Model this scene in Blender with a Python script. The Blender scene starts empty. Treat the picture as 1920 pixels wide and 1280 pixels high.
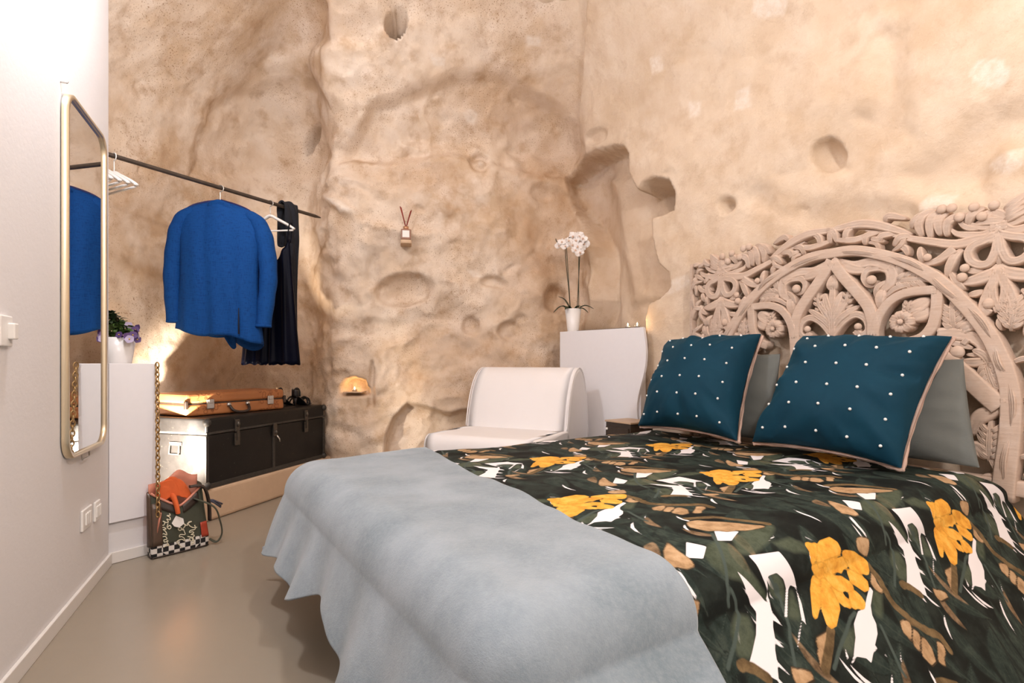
import bpy, bmesh, math, random
import numpy as np
from mathutils import Vector, Matrix

random.seed(7); np.random.seed(7)
scene = bpy.context.scene
COL = scene.collection

# ------------------------------------------------------------------ camera
H = 0.92            # eye height
F = 1020.0          # focal length in pixels of the 1920 px wide photograph
CX, CY = 960.0, 680.0
cam_d = bpy.data.cameras.new('camera'); cam = bpy.data.objects.new('camera', cam_d); COL.objects.link(cam)
cam.location = (0, 0, H); cam.rotation_euler = (math.pi/2, 0, 0)
cam_d.sensor_width = 36; cam_d.lens = F/1920*36; cam_d.shift_y = (CY-640)/1920
cam_d.clip_start = 0.02
scene.camera = cam
scene.view_settings.view_transform = 'Standard'; scene.view_settings.look = 'None'
scene.view_settings.gamma = 1; scene.view_settings.use_curve_mapping = False
scene.view_settings.exposure = 0.22
# ------------------------------------------------------------------ world + lamps
w = bpy.data.worlds.new('world'); scene.world = w; w.use_nodes = True
w.node_tree.nodes['Background'].inputs[0].default_value = (1.0, 0.93, 0.86, 1)
w.node_tree.nodes['Background'].inputs[1].default_value = 0.25

def lamp(name, kind, loc, energy, color=(1, .9, .8), radius=.06, aim=None, size=70, blend=.6):
    d = bpy.data.lights.new(name, kind); o = bpy.data.objects.new(name, d); COL.objects.link(o)
    d.energy = energy; d.color = color; o.location = loc
    d.shadow_soft_size = radius
    if aim is not None:
        o.rotation_euler = (Vector(aim)-Vector(loc)).to_track_quat('-Z', 'Y').to_euler()
    if kind == 'SPOT':
        d.spot_size = math.radians(size); d.spot_blend = blend
    return o

lamp('ceiling_lamp_right', 'POINT', (.95, .10, 2.5), 112, (1, .95, .93), .08)
lamp('ceiling_lamp_left', 'POINT', (-1.22, 1.70, 2.62), 62, (.95, .95, 1.0), .06)
lamp('ceiling_lamp_center', 'POINT', (.0, 1.2, 3.2), 8, (1, .95, .92), .25)
lamp('cabinet_lamp', 'SPOT', (-1.95, 2.88, .38), 340, (1, .90, .78), .03, (-1.97, 3.2, .40), 100, .7)
lamp('cabinet_up_lamp', 'SPOT', (-2.10, 2.86, .60), 9, (1, .80, .55), .03, (-2.35, 3.3, 1.35), 120, .8)

# ------------------------------------------------------------------ helpers
def at(px, py, z):
    "the point of height z seen at a pixel"
    d = (z-H)*F/(CY-py)
    return np.array([(px-CX)/F*d, d, z])
def atd(px, py, d):
    return np.array([(px-CX)/F*d, d, H+(CY-py)/F*d])
def ray_plane(px, py, p, n):
    "pixel ray against a vertical plane through p with horizontal normal n"
    r = np.array([(px-CX)/F, 1.0, (CY-py)/F])
    k = (p[0]*n[0]+p[1]*n[1])/(r[0]*n[0]+r[1]*n[1])
    return np.array([r[0]*k, k, H+r[2]*k])
def proj(P):
    P = np.asarray(P, float)
    return CX+P[..., 0]/P[..., 1]*F, CY-(P[..., 2]-H)/P[..., 1]*F

_tab = np.random.RandomState(11).rand(64, 64, 64)
def vnoise(p):
    p = np.asarray(p, float); i = np.floor(p).astype(int); f = p-i; f = f*f*(3-2*f)
    def g(a, b, c): return _tab[(i[..., 0]+a) & 63, (i[..., 1]+b) & 63, (i[..., 2]+c) & 63]
    x, y, z = f[..., 0], f[..., 1], f[..., 2]
    def L(a, b, t): return a+(b-a)*t
    return L(L(L(g(0,0,0), g(1,0,0), x), L(g(0,1,0), g(1,1,0), x), y),
             L(L(g(0,0,1), g(1,0,1), x), L(g(0,1,1), g(1,1,1), x), y), z)*2-1
def fbm(p, oct=4):
    p = np.asarray(p, float); s = 0; a = 1.0; t = 0
    for k in range(oct):
        s = s+a*vnoise(p*(2**k)+17.3*k); t += a; a *= .5
    return s/t
def smooth(x, a, b):
    t = np.clip((x-a)/(b-a), 0, 1); return t*t*(3-2*t)

def mesh(name, V, Fc, mat, parent=None, smooth_=True, mats=None, midx=None, bevel=0, solid=0, sub=0):
    me = bpy.data.meshes.new(name)
    V = np.asarray(V, float)
    me.from_pydata(V.tolist(), [], [tuple(int(i) for i in f) for f in Fc]); me.validate()
    for m in (mats or [mat]): me.materials.append(m)
    if midx is not None: me.polygons.foreach_set('material_index', np.asarray(midx, dtype=np.int32)[:len(me.polygons)])
    if smooth_: me.polygons.foreach_set('use_smooth', [True]*len(me.polygons))
    o = bpy.data.objects.new(name, me); COL.objects.link(o)
    if parent is not None: o.parent = parent
    if solid:
        m = o.modifiers.new('s', 'SOLIDIFY'); m.thickness = abs(solid); m.offset = 1 if solid > 0 else -1
    if bevel:
        m = o.modifiers.new('b', 'BEVEL'); m.width = bevel; m.segments = 3; m.limit_method = 'ANGLE'; m.angle_limit = math.radians(40)
    if sub:
        m = o.modifiers.new('u', 'SUBSURF'); m.levels = sub; m.render_levels = sub
    return o

class MB:
    "collects shapes into one mesh"
    def __init__(s): s.v = []; s.f = []; s.m = []
    def add(s, V, Fc, mi=0):
        b = len(s.v); s.v += [tuple(map(float, x)) for x in V]; s.f += [tuple(int(i)+b for i in f) for f in Fc]; s.m += [mi]*len(Fc); return s
    def box(s, c, d, mi=0, ax=None):
        c = np.asarray(c, float); d = np.asarray(d, float)/2
        ax = np.eye(3) if ax is None else np.asarray(ax, float)
        V = [c+ax[0]*d[0]*i+ax[1]*d[1]*j+ax[2]*d[2]*k for i in (-1, 1) for j in (-1, 1) for k in (-1, 1)]
        return s.add(V, [(0,1,3,2),(4,6,7,5),(0,4,5,1),(2,3,7,6),(0,2,6,4),(1,5,7,3)], mi)
    def tube(s, P, r, n=8, mi=0, cap=True, flat=1.0):
        P = np.asarray(P, float); m = len(P)
        r = np.full(m, r) if np.isscalar(r) else np.asarray(r, float)
        T = np.gradient(P, axis=0); T /= np.linalg.norm(T, axis=1)[:, None]+1e-12
        up = np.array([0, 0, 1.]) if abs(T[0][2]) < .9 else np.array([1., 0, 0])
        N = np.cross(T[0], up); N /= np.linalg.norm(N); V = []
        for k in range(m):
            N = N-T[k]*N.dot(T[k]); N /= np.linalg.norm(N)+1e-12; B = np.cross(T[k], N)
            for j in range(n):
                a = 2*math.pi*j/n; V.append(P[k]+r[k]*(math.cos(a)*N+math.sin(a)*B*flat))
        Fc = [(k*n+j, k*n+(j+1) % n, (k+1)*n+(j+1) % n, (k+1)*n+j) for k in range(m-1) for j in range(n)]
        if cap: Fc += [tuple(range(n-1, -1, -1)), tuple((m-1)*n+j for j in range(n))]
        return s.add(V, Fc, mi)
    def lathe(s, prof, c=(0, 0, 0), n=24, mi=0):
        V = [(c[0]+r*math.cos(2*math.pi*j/n), c[1]+r*math.sin(2*math.pi*j/n), c[2]+z) for r, z in prof for j in range(n)]
        m = len(prof)
        Fc = [(k*n+j, k*n+(j+1) % n, (k+1)*n+(j+1) % n, (k+1)*n+j) for k in range(m-1) for j in range(n)]
        return s.add(V, Fc, mi)
    def prism(s, poly, axis_o, ex, ey, depth, mi=0):
        "polygon in the (ex,ey) plane extruded by the vector depth"
        o = np.asarray(axis_o, float); ex = np.asarray(ex, float); ey = np.asarray(ey, float); dp = np.asarray(depth, float); n = len(poly)
        V = [o+ex*a+ey*b for a, b in poly]+[o+ex*a+ey*b+dp for a, b in poly]
        return s.add(V, [tuple(range(n-1, -1, -1)), tuple(range(n, 2*n))]+[(i, (i+1) % n, n+(i+1) % n, n+i) for i in range(n)], mi)
    def grid(s, G, mi=0, closed_u=False):
        G = np.asarray(G, float); a, b = G.shape[:2]
        Fc = [(i*b+j, i*b+(j+1) % b, (i+1)*b+(j+1) % b, (i+1)*b+j) for i in range(a-1) for j in range(b if closed_u else b-1)]
        return s.add(G.reshape(-1, 3), Fc, mi)
    def ball(s, c, r, n=10, m=7, mi=0):
        r = np.ones(3)*np.asarray(r)
        G = [[(c[0]+r[0]*math.sin(math.pi*i/m)*math.cos(2*math.pi*j/n), c[1]+r[1]*math.sin(math.pi*i/m)*math.sin(2*math.pi*j/n), c[2]+r[2]*math.cos(math.pi*i/m)) for j in range(n)] for i in range(m+1)]
        return s.grid(G, mi, True)
    def build(s, name, mat, parent=None, **k):
        mats = mat if isinstance(mat, (list, tuple)) else [mat]
        return mesh(name, s.v, s.f, None, parent, mats=mats, midx=s.m, **k)

def cat(P, n=8, closed=False):
    "Catmull-Rom through points"
    P = np.asarray(P, float); m = len(P); out = []
    for i in range(m if closed else m-1):
        if closed: a, b, c, d = P[(i-1) % m], P[i], P[(i+1) % m], P[(i+2) % m]
        else: a, b, c, d = P[max(i-1, 0)], P[i], P[i+1], P[min(i+2, m-1)]
        for k in range(n):
            t = k/n; out.append(.5*((2*b)+(c-a)*t+(2*a-5*b+4*c-d)*t*t+(3*b-a-3*c+d)*t**3))
    if not closed: out.append(P[-1])
    return np.array(out)

def thing(name, label, cat_, loc=(0, 0, 0), rz=0, group=None):
    o = bpy.data.objects.new(name, None); COL.objects.link(o); o.empty_display_size = .05
    o.location = loc; o.rotation_euler = (0, 0, rz); tag(o, label, cat_, group); return o
def tag(o, label=None, cat_=None, group=None, kind=None):
    if label: o['label'] = label
    if cat_: o['category'] = cat_
    if group: o['group'] = group
    if kind: o['kind'] = kind
    return o
def attr(o, name, vals):
    a = o.data.attributes.new(name, 'FLOAT', 'POINT'); a.data.foreach_set('value', np.asarray(vals, dtype=np.float32))
def share(o, parent, loc, rot=(0, 0, 0), scale=(1, 1, 1)):
    c = o.copy(); COL.objects.link(c); c.parent = parent; c.location = loc; c.rotation_euler = rot; c.scale = scale; return c
def poly_sdf(x, y, P):
    "signed distance to a polygon, negative inside"
    P = np.asarray(P, float); d = np.full(x.shape, 1e18); sg = np.ones(x.shape); n = len(P)
    for i in range(n):
        a = P[i]; b = P[i-1]; ex, ey = b-a; wx = x-a[0]; wy = y-a[1]
        t = np.clip((wx*ex+wy*ey)/(ex*ex+ey*ey+1e-12), 0, 1)
        d = np.minimum(d, (wx-ex*t)**2+(wy-ey*t)**2)
        c1 = y >= a[1]; c2 = y < b[1]; c3 = ex*wy > ey*wx
        fl = (c1 & c2 & c3) | (~c1 & ~c2 & ~c3); sg = np.where(fl, -sg, sg)
    return sg*np.sqrt(d)
def line_sdf(x, y, P):
    P = np.asarray(P, float); d = np.full(x.shape, 1e18)
    for a, b in zip(P[:-1], P[1:]):
        ex, ey = b-a; wx = x-a[0]; wy = y-a[1]; t = np.clip((wx*ex+wy*ey)/(ex*ex+ey*ey+1e-12), 0, 1)
        d = np.minimum(d, (wx-ex*t)**2+(wy-ey*t)**2)
    return np.sqrt(d)

# ------------------------------------------------------------------ materials
class NT:
    def __init__(s, name):
        s.m = bpy.data.materials.new(name); s.m.use_nodes = True; s.t = s.m.node_tree; s.b = s.t.nodes['Principled BSDF']
    def n(s, typ, **k):
        x = s.t.nodes.new(typ)
        for a, v in k.items():
            if a[0] == '_': setattr(x, a[1:], v)
            else:
                key = int(a[1:]) if a[0] == 'i' and a[1:].isdigit() else a
                if hasattr(v, 'is_linked') or isinstance(v, bpy.types.NodeSocket): s.t.links.new(v, x.inputs[key])
                else: x.inputs[key].default_value = v
        return x
    def set(s, key, v):
        if isinstance(v, bpy.types.NodeSocket): s.t.links.new(v, s.b.inputs[key])
        else: s.b.inputs[key].default_value = v
    def noise(s, scale, detail=4, rough=.55, vec=None):
        x = s.n('ShaderNodeTexNoise', Scale=scale, Detail=detail, Roughness=rough)
        s.t.links.new(vec if vec is not None else s.obj(), x.inputs['Vector']); return x.outputs['Fac']
    def obj(s):
        if not hasattr(s, '_c'): s._c = s.n('ShaderNodeTexCoord').outputs['Object']
        return s._c
    def geo(s):
        if not hasattr(s, '_g'): s._g = s.n('ShaderNodeNewGeometry').outputs['Position']
        return s._g
    def ramp(s, fac, stops, interp='LINEAR'):
        x = s.n('ShaderNodeValToRGB'); s.t.links.new(fac, x.inputs[0]); cr = x.color_ramp; cr.interpolation = interp
        while len(cr.elements) < len(stops): cr.elements.new(.5)
        for e, (p, c) in zip(cr.elements, stops):
            e.position = p; e.color = (c, c, c, 1) if np.isscalar(c) else (*c, 1)
        return x.outputs[0]
    def mix(s, f, a, b, blend='MIX'):
        x = s.n('ShaderNodeMix'); x.data_type = 'RGBA'; x.blend_type = blend
        for k, v in ((0, f), (6, a), (7, b)):
            if isinstance(v, bpy.types.NodeSocket): s.t.links.new(v, x.inputs[k])
            elif k == 0: x.inputs[0].default_value = v
            else: x.inputs[k].default_value = (*v, 1)
        return x.outputs[2]
    def math(s, op, a, b=0.0, c=0.0):
        x = s.n('ShaderNodeMath'); x.operation = op
        for k, v in enumerate((a, b, c)):
            if isinstance(v, bpy.types.NodeSocket): s.t.links.new(v, x.inputs[k])
            else: x.inputs[k].default_value = v
        return x.outputs[0]
    def att(s, name):
        x = s.n('ShaderNodeAttribute'); x.attribute_name = name; return x.outputs['Fac']
    def mask(s, sd, soft):
        "1 where the signed distance is negative"
        x = s.n('ShaderNodeMapRange'); s.t.links.new(sd, x.inputs[0])
        x.inputs[1].default_value = -soft; x.inputs[2].default_value = soft; x.inputs[3].default_value = 1; x.inputs[4].default_value = 0
        return x.outputs[0]
    def bump(s, h, strength=.3, dist=.01):
        x = s.n('ShaderNodeBump', Strength=strength, Distance=dist); s.t.links.new(h, x.inputs['Height']); s.t.links.new(x.outputs[0], s.b.inputs['Normal'])
def simple(name, col, rough=.5, metal=0, var=.12, scale=30, bump=0, bscale=120, spec=None, sheen=0):
    t = NT(name); f = t.noise(scale)
    t.set('Base Color', t.mix(f, tuple(c*(1-var) for c in col), tuple(min(1, c*(1+var)) for c in col)))
    t.set('Roughness', rough); t.set('Metallic', metal)
    if bump: t.bump(t.noise(bscale, 3), bump, .004)
    if spec is not None: t.set('Specular IOR Level', spec)
    if sheen: t.set('Sheen Weight', sheen); t.set('Sheen Roughness', .4)
    return t.m

M = {}
t = NT('rock')
big = t.noise(.9, 5, .6); mid = t.noise(4.2, 6, .62); fine = t.noise(38, 5, .7)
c = t.ramp(big, [(.28, (.46, .315, .200)), (.44, (.60, .445, .310)), (.56, (.71, .57, .44)), (.72, (.55, .395, .265))])
c = t.mix(t.ramp(mid, [(.40, 0), (.66, .85)]), c, (.76, .645, .54))
c = t.mix(t.ramp(t.noise(7.5, 4, .6), [(.52, 0), (.72, .7)]), c, (.44, .285, .17))
c = t.mix(t.ramp(fine, [(.0, .0), (.60, .0), (.74, .35)]), c, (.44, .27, .15))
spk = t.math('MULTIPLY', t.ramp(t.noise(120, 2, .6), [(.60, 0), (.68, 1)]), t.ramp(t.noise(2.2, 3), [(.42, 0), (.62, 1)]))
c = t.mix(t.math('MULTIPLY', t.math('MULTIPLY', t.att('ochre_shade'), t.ramp(t.noise(3.1, 5, .6), [(.3, .35), (.65, 1)])), .75), c, (.45, .27, .145))
c = t.mix(t.math('MULTIPLY', t.att('smoothwall'), .5), c, t.mix(mid, (.63, .48, .34), (.77, .65, .51)))
c = t.mix(t.math('MULTIPLY', spk, t.att('speckle')), c, (.33, .20, .11))
c = t.mix(t.math('MULTIPLY', t.math('MULTIPLY', t.att('patch'), t.ramp(t.noise(30, 4, .7), [(.35, .35), (.6, 1)])), .75), c, (.80, .72, .64))
t.set('Base Color', c); t.set('Roughness', .93); t.set('Specular IOR Level', .15)
hh = t.math('ADD', t.math('MULTIPLY', mid, .9), t.math('MULTIPLY', fine, .35))
t.bump(hh, .62, .020); M['rock'] = t.m

t = NT('white_plaster'); n1 = t.noise(1.6, 4); n2 = t.noise(55, 4)
t.set('Base Color', t.mix(n1, (.72, .70, .705), (.78, .765, .775))); t.set('Roughness', .8); t.bump(n2, .18, .004); M['plaster'] = t.m
t = NT('resin_floor'); n1 = t.noise(1.3, 5); n2 = t.noise(14, 5, .7)
c = t.mix(n1, (.285, .242, .187), (.325, .280, .220)); c = t.mix(t.ramp(n2, [(.3, 0), (.8, .12)]), c, (.24, .205, .165))
t.set('Base Color', c); t.set('Roughness', .27); t.set('Specular IOR Level', .55)
M['floor'] = t.m
M['white_panel'] = simple('white_lacquer_panel', (.80, .79, .82), .35, var=.02)
M['skirting'] = simple('white_skirting', (.77, .74, .71), .4, var=.03)
M['plastic'] = simple('white_plastic', (.82, .80, .77), .35, var=.02)
M['ledge'] = simple('smooth_stone_ledge', (.56, .40, .27), .85, var=.14, scale=9, bump=.3, bscale=40)
M['mirror_glass'] = simple('mirror_glass', (.86, .87, .87), .015, 1, var=0)
M['brass'] = simple('pale_brass', (.72, .62, .45), .32, .85, var=.05)
M['iron'] = simple('dark_iron', (.085, .065, .052), .5, .6, var=.3)
M['steel'] = simple('steel', (.62, .60, .57), .3, .9, var=.1)
# ------------------------------------------------------------------ frames of reference
ZB = 0.51                                       # top of the made bed
UX = np.array([-.545, .838, 0.]); NX = np.array([-.838, -.545, 0.])   # along the headboard (to its far end) / from headboard to foot
PR = at(1920, 882, ZB); PR[2] = 0
SC = .693                                       # centre of the headboard along UX
def B(s, t_, z): return PR+UX*s+NX*t_+np.array([0, 0, z])
def bed_st(P):
    r = np.asarray(P)-PR; return r[..., 0]*UX[0]+r[..., 1]*UX[1], r[..., 0]*NX[0]+r[..., 1]*NX[1]
BED_RZ = math.atan2(-.838, .545)                # local x = -UX, local y = -NX
CW = at(204, 1060, 0)                           # end of the white partition on the floor
WD = np.array([.403, -.915, 0.]); WN = np.array([.915, .403, 0.])     # partition: towards the camera / into the room
TA = at(388, 917, .189); TL = np.array([.28, .96, 0.]); TD = np.array([-.96, .28, 0.])   # trunk corner, along, back

# ------------------------------------------------------------------ rock shell
path = [(-3.15, 1.0), (-2.95, 1.6), (-2.75, 2.2), (-2.52, 2.75), (-2.47, 3.28), (-2.30, 3.92), (-2.19, 4.34), (-2.02, 4.54), (-1.70, 4.53),
        (-1.47, 4.33), (-1.31, 4.22), (-.9, 4.29), (-.3, 4.40), (.15, 4.47), (.40, 4.50), (.55, 4.44)]
path += [tuple(B(s, -.08, 0)[:2]) for s in (2.5, 2.1, 1.6, 1.0, .4, -.2, -.8, -1.4, -2.0, -2.6, -3.2)]
pp = cat(path, 60)
seg = np.r_[0, np.cumsum(np.linalg.norm(np.diff(pp, axis=0), axis=1))]
L_ = seg[-1]; NS = int(L_/.0125)
ss = np.linspace(0, L_, NS); pts = np.stack([np.interp(ss, seg, pp[:, k]) for k in (0, 1)], 1)
tan = np.gradient(pts, axis=0); tan /= np.linalg.norm(tan, axis=1)[:, None]
tan0 = tan.copy()
k_ = np.ones(25)/25
tan = np.stack([np.convolve(np.pad(tan[:, k], 12, 'edge'), k_, 'valid') for k in (0, 1)], 1); tan /= np.linalg.norm(tan, axis=1)[:, None]
nrm = np.stack([tan[:, 1], -tan[:, 0]], 1)
kw = 241; tl_s = np.stack([np.convolve(np.pad(tan0[:, k], kw//2, 'edge'), np.ones(kw)/kw, 'valid') for k in (0, 1)], 1); tl_s /= np.linalg.norm(tl_s, axis=1)[:, None]
lnr = np.stack([tl_s[:, 1], -tl_s[:, 0]], 1)
zz = np.arange(0, 3.62, .0128); NZ = len(zz)
ip_corner = int(np.argmin(np.abs(pts[:, 0]-.5)+np.abs(pts[:, 1]-4.46)))
corner_s = ss[ip_corner]
S2, Z2 = np.meshgrid(ss, zz, indexing='ij')
PX = pts[:, 0][:, None]+0*Z2; PY = pts[:, 1][:, None]+0*Z2
NXg = nrm[:, 0][:, None]+0*Z2; NYg = nrm[:, 1][:, None]+0*Z2
s_left = ss[int(np.argmin(np.abs(pts[:, 0]+1.4)+np.abs(pts[:, 1]-4.2)))]
onback = smooth(S2, s_left-.5, s_left+.1)*(1-smooth(S2, corner_s-.7, corner_s+.1))
onniche = 1-smooth(S2, s_left-.6, s_left-.1)
onright = smooth(S2, corner_s-.1, corner_s+.4)
lean = .20*smooth(Z2, 1.0, 2.1)*onback*(1-.6*smooth(S2, s_left+.3, s_left+1.3)) + .10*smooth(Z2, 1.1, 2.3)*onniche
lean += 1.15*np.clip((Z2-2.35)/1.25, 0, 1)**2*(1-.45*onright) + .05*smooth(Z2, 1.2, 2.4)*onright
BX = PX+lnr[:, 0][:, None]*lean; BY = PY+lnr[:, 1][:, None]*lean
P3 = np.stack([BX, BY, Z2], -1)
vis = BY > .25
qx = np.where(vis, CX+BX/np.where(vis, BY, 1)*F, -9999); qy = np.where(vis, CY-(Z2-H)/np.where(vis, BY, 1)*F, -9999)
dep = np.zeros_like(BX)          # positive = carved into the rock
patch = np.zeros_like(BX)
wob = fbm(np.stack([qx/55, qy/55, 0*qx], -1), 3)
wx = qx+6*wob; wy = qy+6*fbm(np.stack([qx/48+9, qy/48, 0*qx+3], -1), 3)
def ell(cx, cy, rx, ry, rot, d, sharp=.25, bowl=0.0):
    "elliptic hollow (d>0) or boss (d<0); sharp = width of the rim as a share of the radius"
    global dep
    a = math.radians(rot); x = (wx-cx)*math.cos(a)+(wy-cy)*math.sin(a); y = -(wx-cx)*math.sin(a)+(wy-cy)*math.cos(a)
    r = np.sqrt((x/rx)**2+(y/ry)**2)
    g = 1-smooth(r, 1-sharp, 1+sharp)
    if bowl: g = g*(1-bowl+bowl*np.clip(1-r*r, 0, 1))
    dep = dep+d*g
def area(P, d, soft, wobble=True):
    global dep
    P = np.array(P, float); x0, y0 = P.min(0)-soft*3-10; x1, y1 = P.max(0)+soft*3+10
    m = (qx > x0) & (qx < x1) & (qy > y0) & (qy < y1)
    sd = poly_sdf((wx if wobble else qx)[m], (wy if wobble else qy)[m], P)
    dep[m] += d*(1-smooth(sd, -soft, soft))
def white(P, soft=3):
    global patch
    P = np.array(P, float); m = (np.abs(qx-P[:, 0].mean()) < 120) & (np.abs(qy-P[:, 1].mean()) < 120)
    sd = poly_sdf(wx[m], wy[m], P); patch[m] = np.maximum(patch[m], 1-smooth(sd, -soft, soft))
# general relief
N1 = fbm(np.stack([BX*1.1, BY*1.1, Z2*1.1], -1), 3); N2 = fbm(np.stack([BX*3.2+5, BY*3.2, Z2*3.2], -1), 4); N3 = fbm(np.stack([BX*11, BY*11+3, Z2*11], -1), 3)
amp = .30+.55*(1-onright)-.30*onniche
dep += amp*(.09*N1+.055*N2+.022*N3)
ridge = 1-np.abs(fbm(np.stack([BX*2.4, BY*2.4+8, Z2*2.4], -1), 3))*2.2
dep -= .030*np.clip(ridge, 0, 1)**2*(1-onright*.75)*(1-.7*onniche)
# random tool pits, mostly on the back wall
rs = np.random.RandomState(5)
for k in range(70):
    x = rs.uniform(620, 1060); y = rs.uniform(150, 830); r = rs.uniform(7, 26)
    ell(x, y, r, r*rs.uniform(.5, .9), rs.uniform(-40, 40), rs.uniform(.008, .03), .5, .6)
for k in range(40):
    x = rs.uniform(210, 1900); y = rs.uniform(10, 420); r = rs.uniform(6, 22)
    ell(x, y, r, r*rs.uniform(.4, .9), rs.uniform(-60, 60), rs.uniform(.004, .016), .6, .6)
# the hollows of the photograph
ell(742, 45, 20, 31, 12, .55, .10); area([(722, 0), (772, 0), (770, 40), (725, 52)], .05, 14)
area([(560, -10), (640, -10), (720, 40), (700, 75), (620, 90), (560, 95), (500, 110), (530, 60)], .06, 22)
ell(578, 258, 10, 27, 18, .15, .2)
ell(900, 305, 20, 19, 0, .055, .3); ell(903, 306, 9, 9, 0, -.05, .5)
ell(1547, 288, 32, 31, 0, .12, .10, .7)
ell(1116, 254, 21, 12, -25, .035, .3)
ell(1362, 386, 14, 13, 0, .11, .6, .5); ell(1425, 372, 34, 24, 10, .03, .7, .5)
ell(640, 385, 26, 13, 38, -.06, .6, .6)
ell(757, 543, 50, 31, -6, .15, .16, .6)
ell(702, 508, 12, 32, 5, .035, .6)
ell(955, 618, 22, 18, 0, .06, .25); ell(962, 620, 15, 13, 0, -.012, .5)
ell(885, 612, 15, 17, 0, .07, .35, .4); ell(925, 530, 22, 10, 0, .06, .4)
ell(1040, 560, 17, 26, 8, .14, .3, .5); ell(1012, 362, 17, 14, 0, .03, .4); ell(660, 275, 32, 22, 10, .035, .5)
ell(690, 615, 50, 16, -4, .03, .5); ell(820, 640, 40, 60, 10, .02, .6)
area([(636, 742), (636, 724), (645, 711), (664, 707), (684, 713), (692, 730), (692, 742)], .13, 2.0, False)
area([(694, 686), (698, 672), (702, 690), (702, 762), (690, 765)], .05, 2.0, False)
area([(718, 860), (724, 815), (738, 782), (764, 758), (800, 762), (845, 778), (890, 770), (890, 860)], .13, 6)
area([(365, 330), (374, 250), (396, 196), (440, 172), (520, 160), (600, 150), (640, 210), (600, 330)], .05, 15)
area([(640, 300), (700, 200), (860, 140), (960, 130), (1040, 190), (1078, 268), (1075, 330), (1000, 330), (850, 290), (760, 300)], .10, 13)
area([(760, 268), (900, 272), (1000, 285), (1060, 330), (1050, 420), (960, 400), (840, 330)], -.05, 20)
area([(930, 330), (1060, 330), (1105, 480), (1110, 800), (1040, 800), (1030, 520), (960, 430)], .06, 22)
# the tall crisp-edged hollow between the cabinet and the headboard
area([(1060, 328), (1084, 299), (1113, 284), (1150, 275), (1170, 277), (1179, 290), (1176, 324), (1195, 360), (1207, 344), (1230, 336), (1255, 340),
      (1265, 365), (1262, 392), (1240, 401), (1222, 408), (1222, 440), (1227, 470), (1235, 495), (1255, 515), (1258, 538), (1240, 556), (1216, 568),
      (1209, 600), (1213, 655), (1205, 700), (1200, 860), (1085, 860), (1092, 640), (1106, 560), (1104, 480), (1090, 430), (1070, 376)], .26, 3.5, False)
ell(1230, 364, 26, 26, 0, .10, .35)
area([(1100, 330), (1135, 330), (1190, 480), (1215, 560), (1150, 560), (1120, 440)], -.05, 16)
# folds of the smoother wall
area([(1470, 330), (1560, 330), (1700, 250), (1690, 60), (1650, 60), (1640, 190), (1560, 240)], .035, 34)
area([(1700, 330), (1760, 290), (1860, 210), (1960, 190), (1960, 260), (1880, 280), (1840, 360), (1720, 370)], .045, 30)
area([(1480, 405), (1540, 385), (1700, 380), (1720, 420), (1560, 440)], .03, 24)
ell(1885, 300, 34, 20, 0, -.012, .6); ell(1755, 378, 36, 16, 0, -.010, .6)
# pale stone inclusions; the last one paints the lit rock edge by the headboard
for P in ([(866, 202), (880, 191), (896, 198), (888, 222), (874, 220)], [(806, 104), (836, 118), (832, 132), (814, 126)], [(1382, 170), (1408, 158), (1408, 200), (1380, 208)],
          [(1294, 188), (1318, 188), (1314, 214), (1296, 220)], [(1414, 0), (1475, -6), (1466, 30), (1428, 38), (1410, 24)], [(1816, 140), (1832, 116), (1880, 110), (1894, 140), (1872, 164), (1830, 160)],
          [(1848, 308), (1870, 292), (1920, 276), (1920, 310), (1890, 330), (1860, 322)], [(1722, 382), (1745, 362), (1795, 366), (1790, 392), (1728, 400)], [(876, 505), (900, 506), (908, 522), (890, 522)],
          [(1222, 110), (1246, 104), (1250, 132), (1228, 140)], [(620, 370), (646, 378), (670, 400), (640, 398)], [(985, 52), (1008, 54), (1010, 72), (992, 74)], [(1228, 548), (1262, 528), (1296, 516), (1296, 534), (1262, 552), (1240, 560)]):
    white(P)
# crease between the two walls above the hollow
lx = np.interp(qy, [-200, 0, 120, 285, 330], [1104, 1098, 1090, 1074, 1060])
dep += .075*(1-smooth(qx-lx, -7, 7))*smooth(qx, 830, 1030)*(1-smooth(qy, 270, 330))*(qx > -5000)
# browner rock, and painted-in shade in the niche, hollow and behind the clothes
ochre_shade = np.zeros_like(BX)
for cx_, cy_, rx_, ry_, a_ in ((1040, 430, 110, 260, .95), (960, 190, 130, 70, .7), (860, 690, 190, 110, .6), (470, 690, 230, 110, .75), (590, 620, 60, 220, .6), (255, 430, 60, 150, .5), (1150, 430, 90, 190, .6), (760, 330, 130, 50, .5), (1640, 210, 60, 120, .45), (1800, 300, 130, 60, .45), (620, 40, 90, 50, .5)):
    r_ = np.sqrt(((wx-cx_)/rx_)**2+((wy-cy_)/ry_)**2); ochre_shade = np.maximum(ochre_shade, a_*(1-smooth(r_, .35, 1.15)))
DX = BX-NXg*dep; DY = BY-NYg*dep
RV = np.stack([DX, DY, Z2], -1)
rqx = np.where(DY > .25, CX+DX/np.where(DY > .25, DY, 1)*F, -9999); rqy = np.where(DY > .25, CY-(Z2-H)/np.where(DY > .25, DY, 1)*F, -9999)
def rock_at(px, py):
    i = np.argmin((rqx-px)**2+(rqy-py)**2); i = np.unravel_index(i, rqx.shape); return RV[i], np.array([NXg[i], NYg[i], 0])
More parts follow.
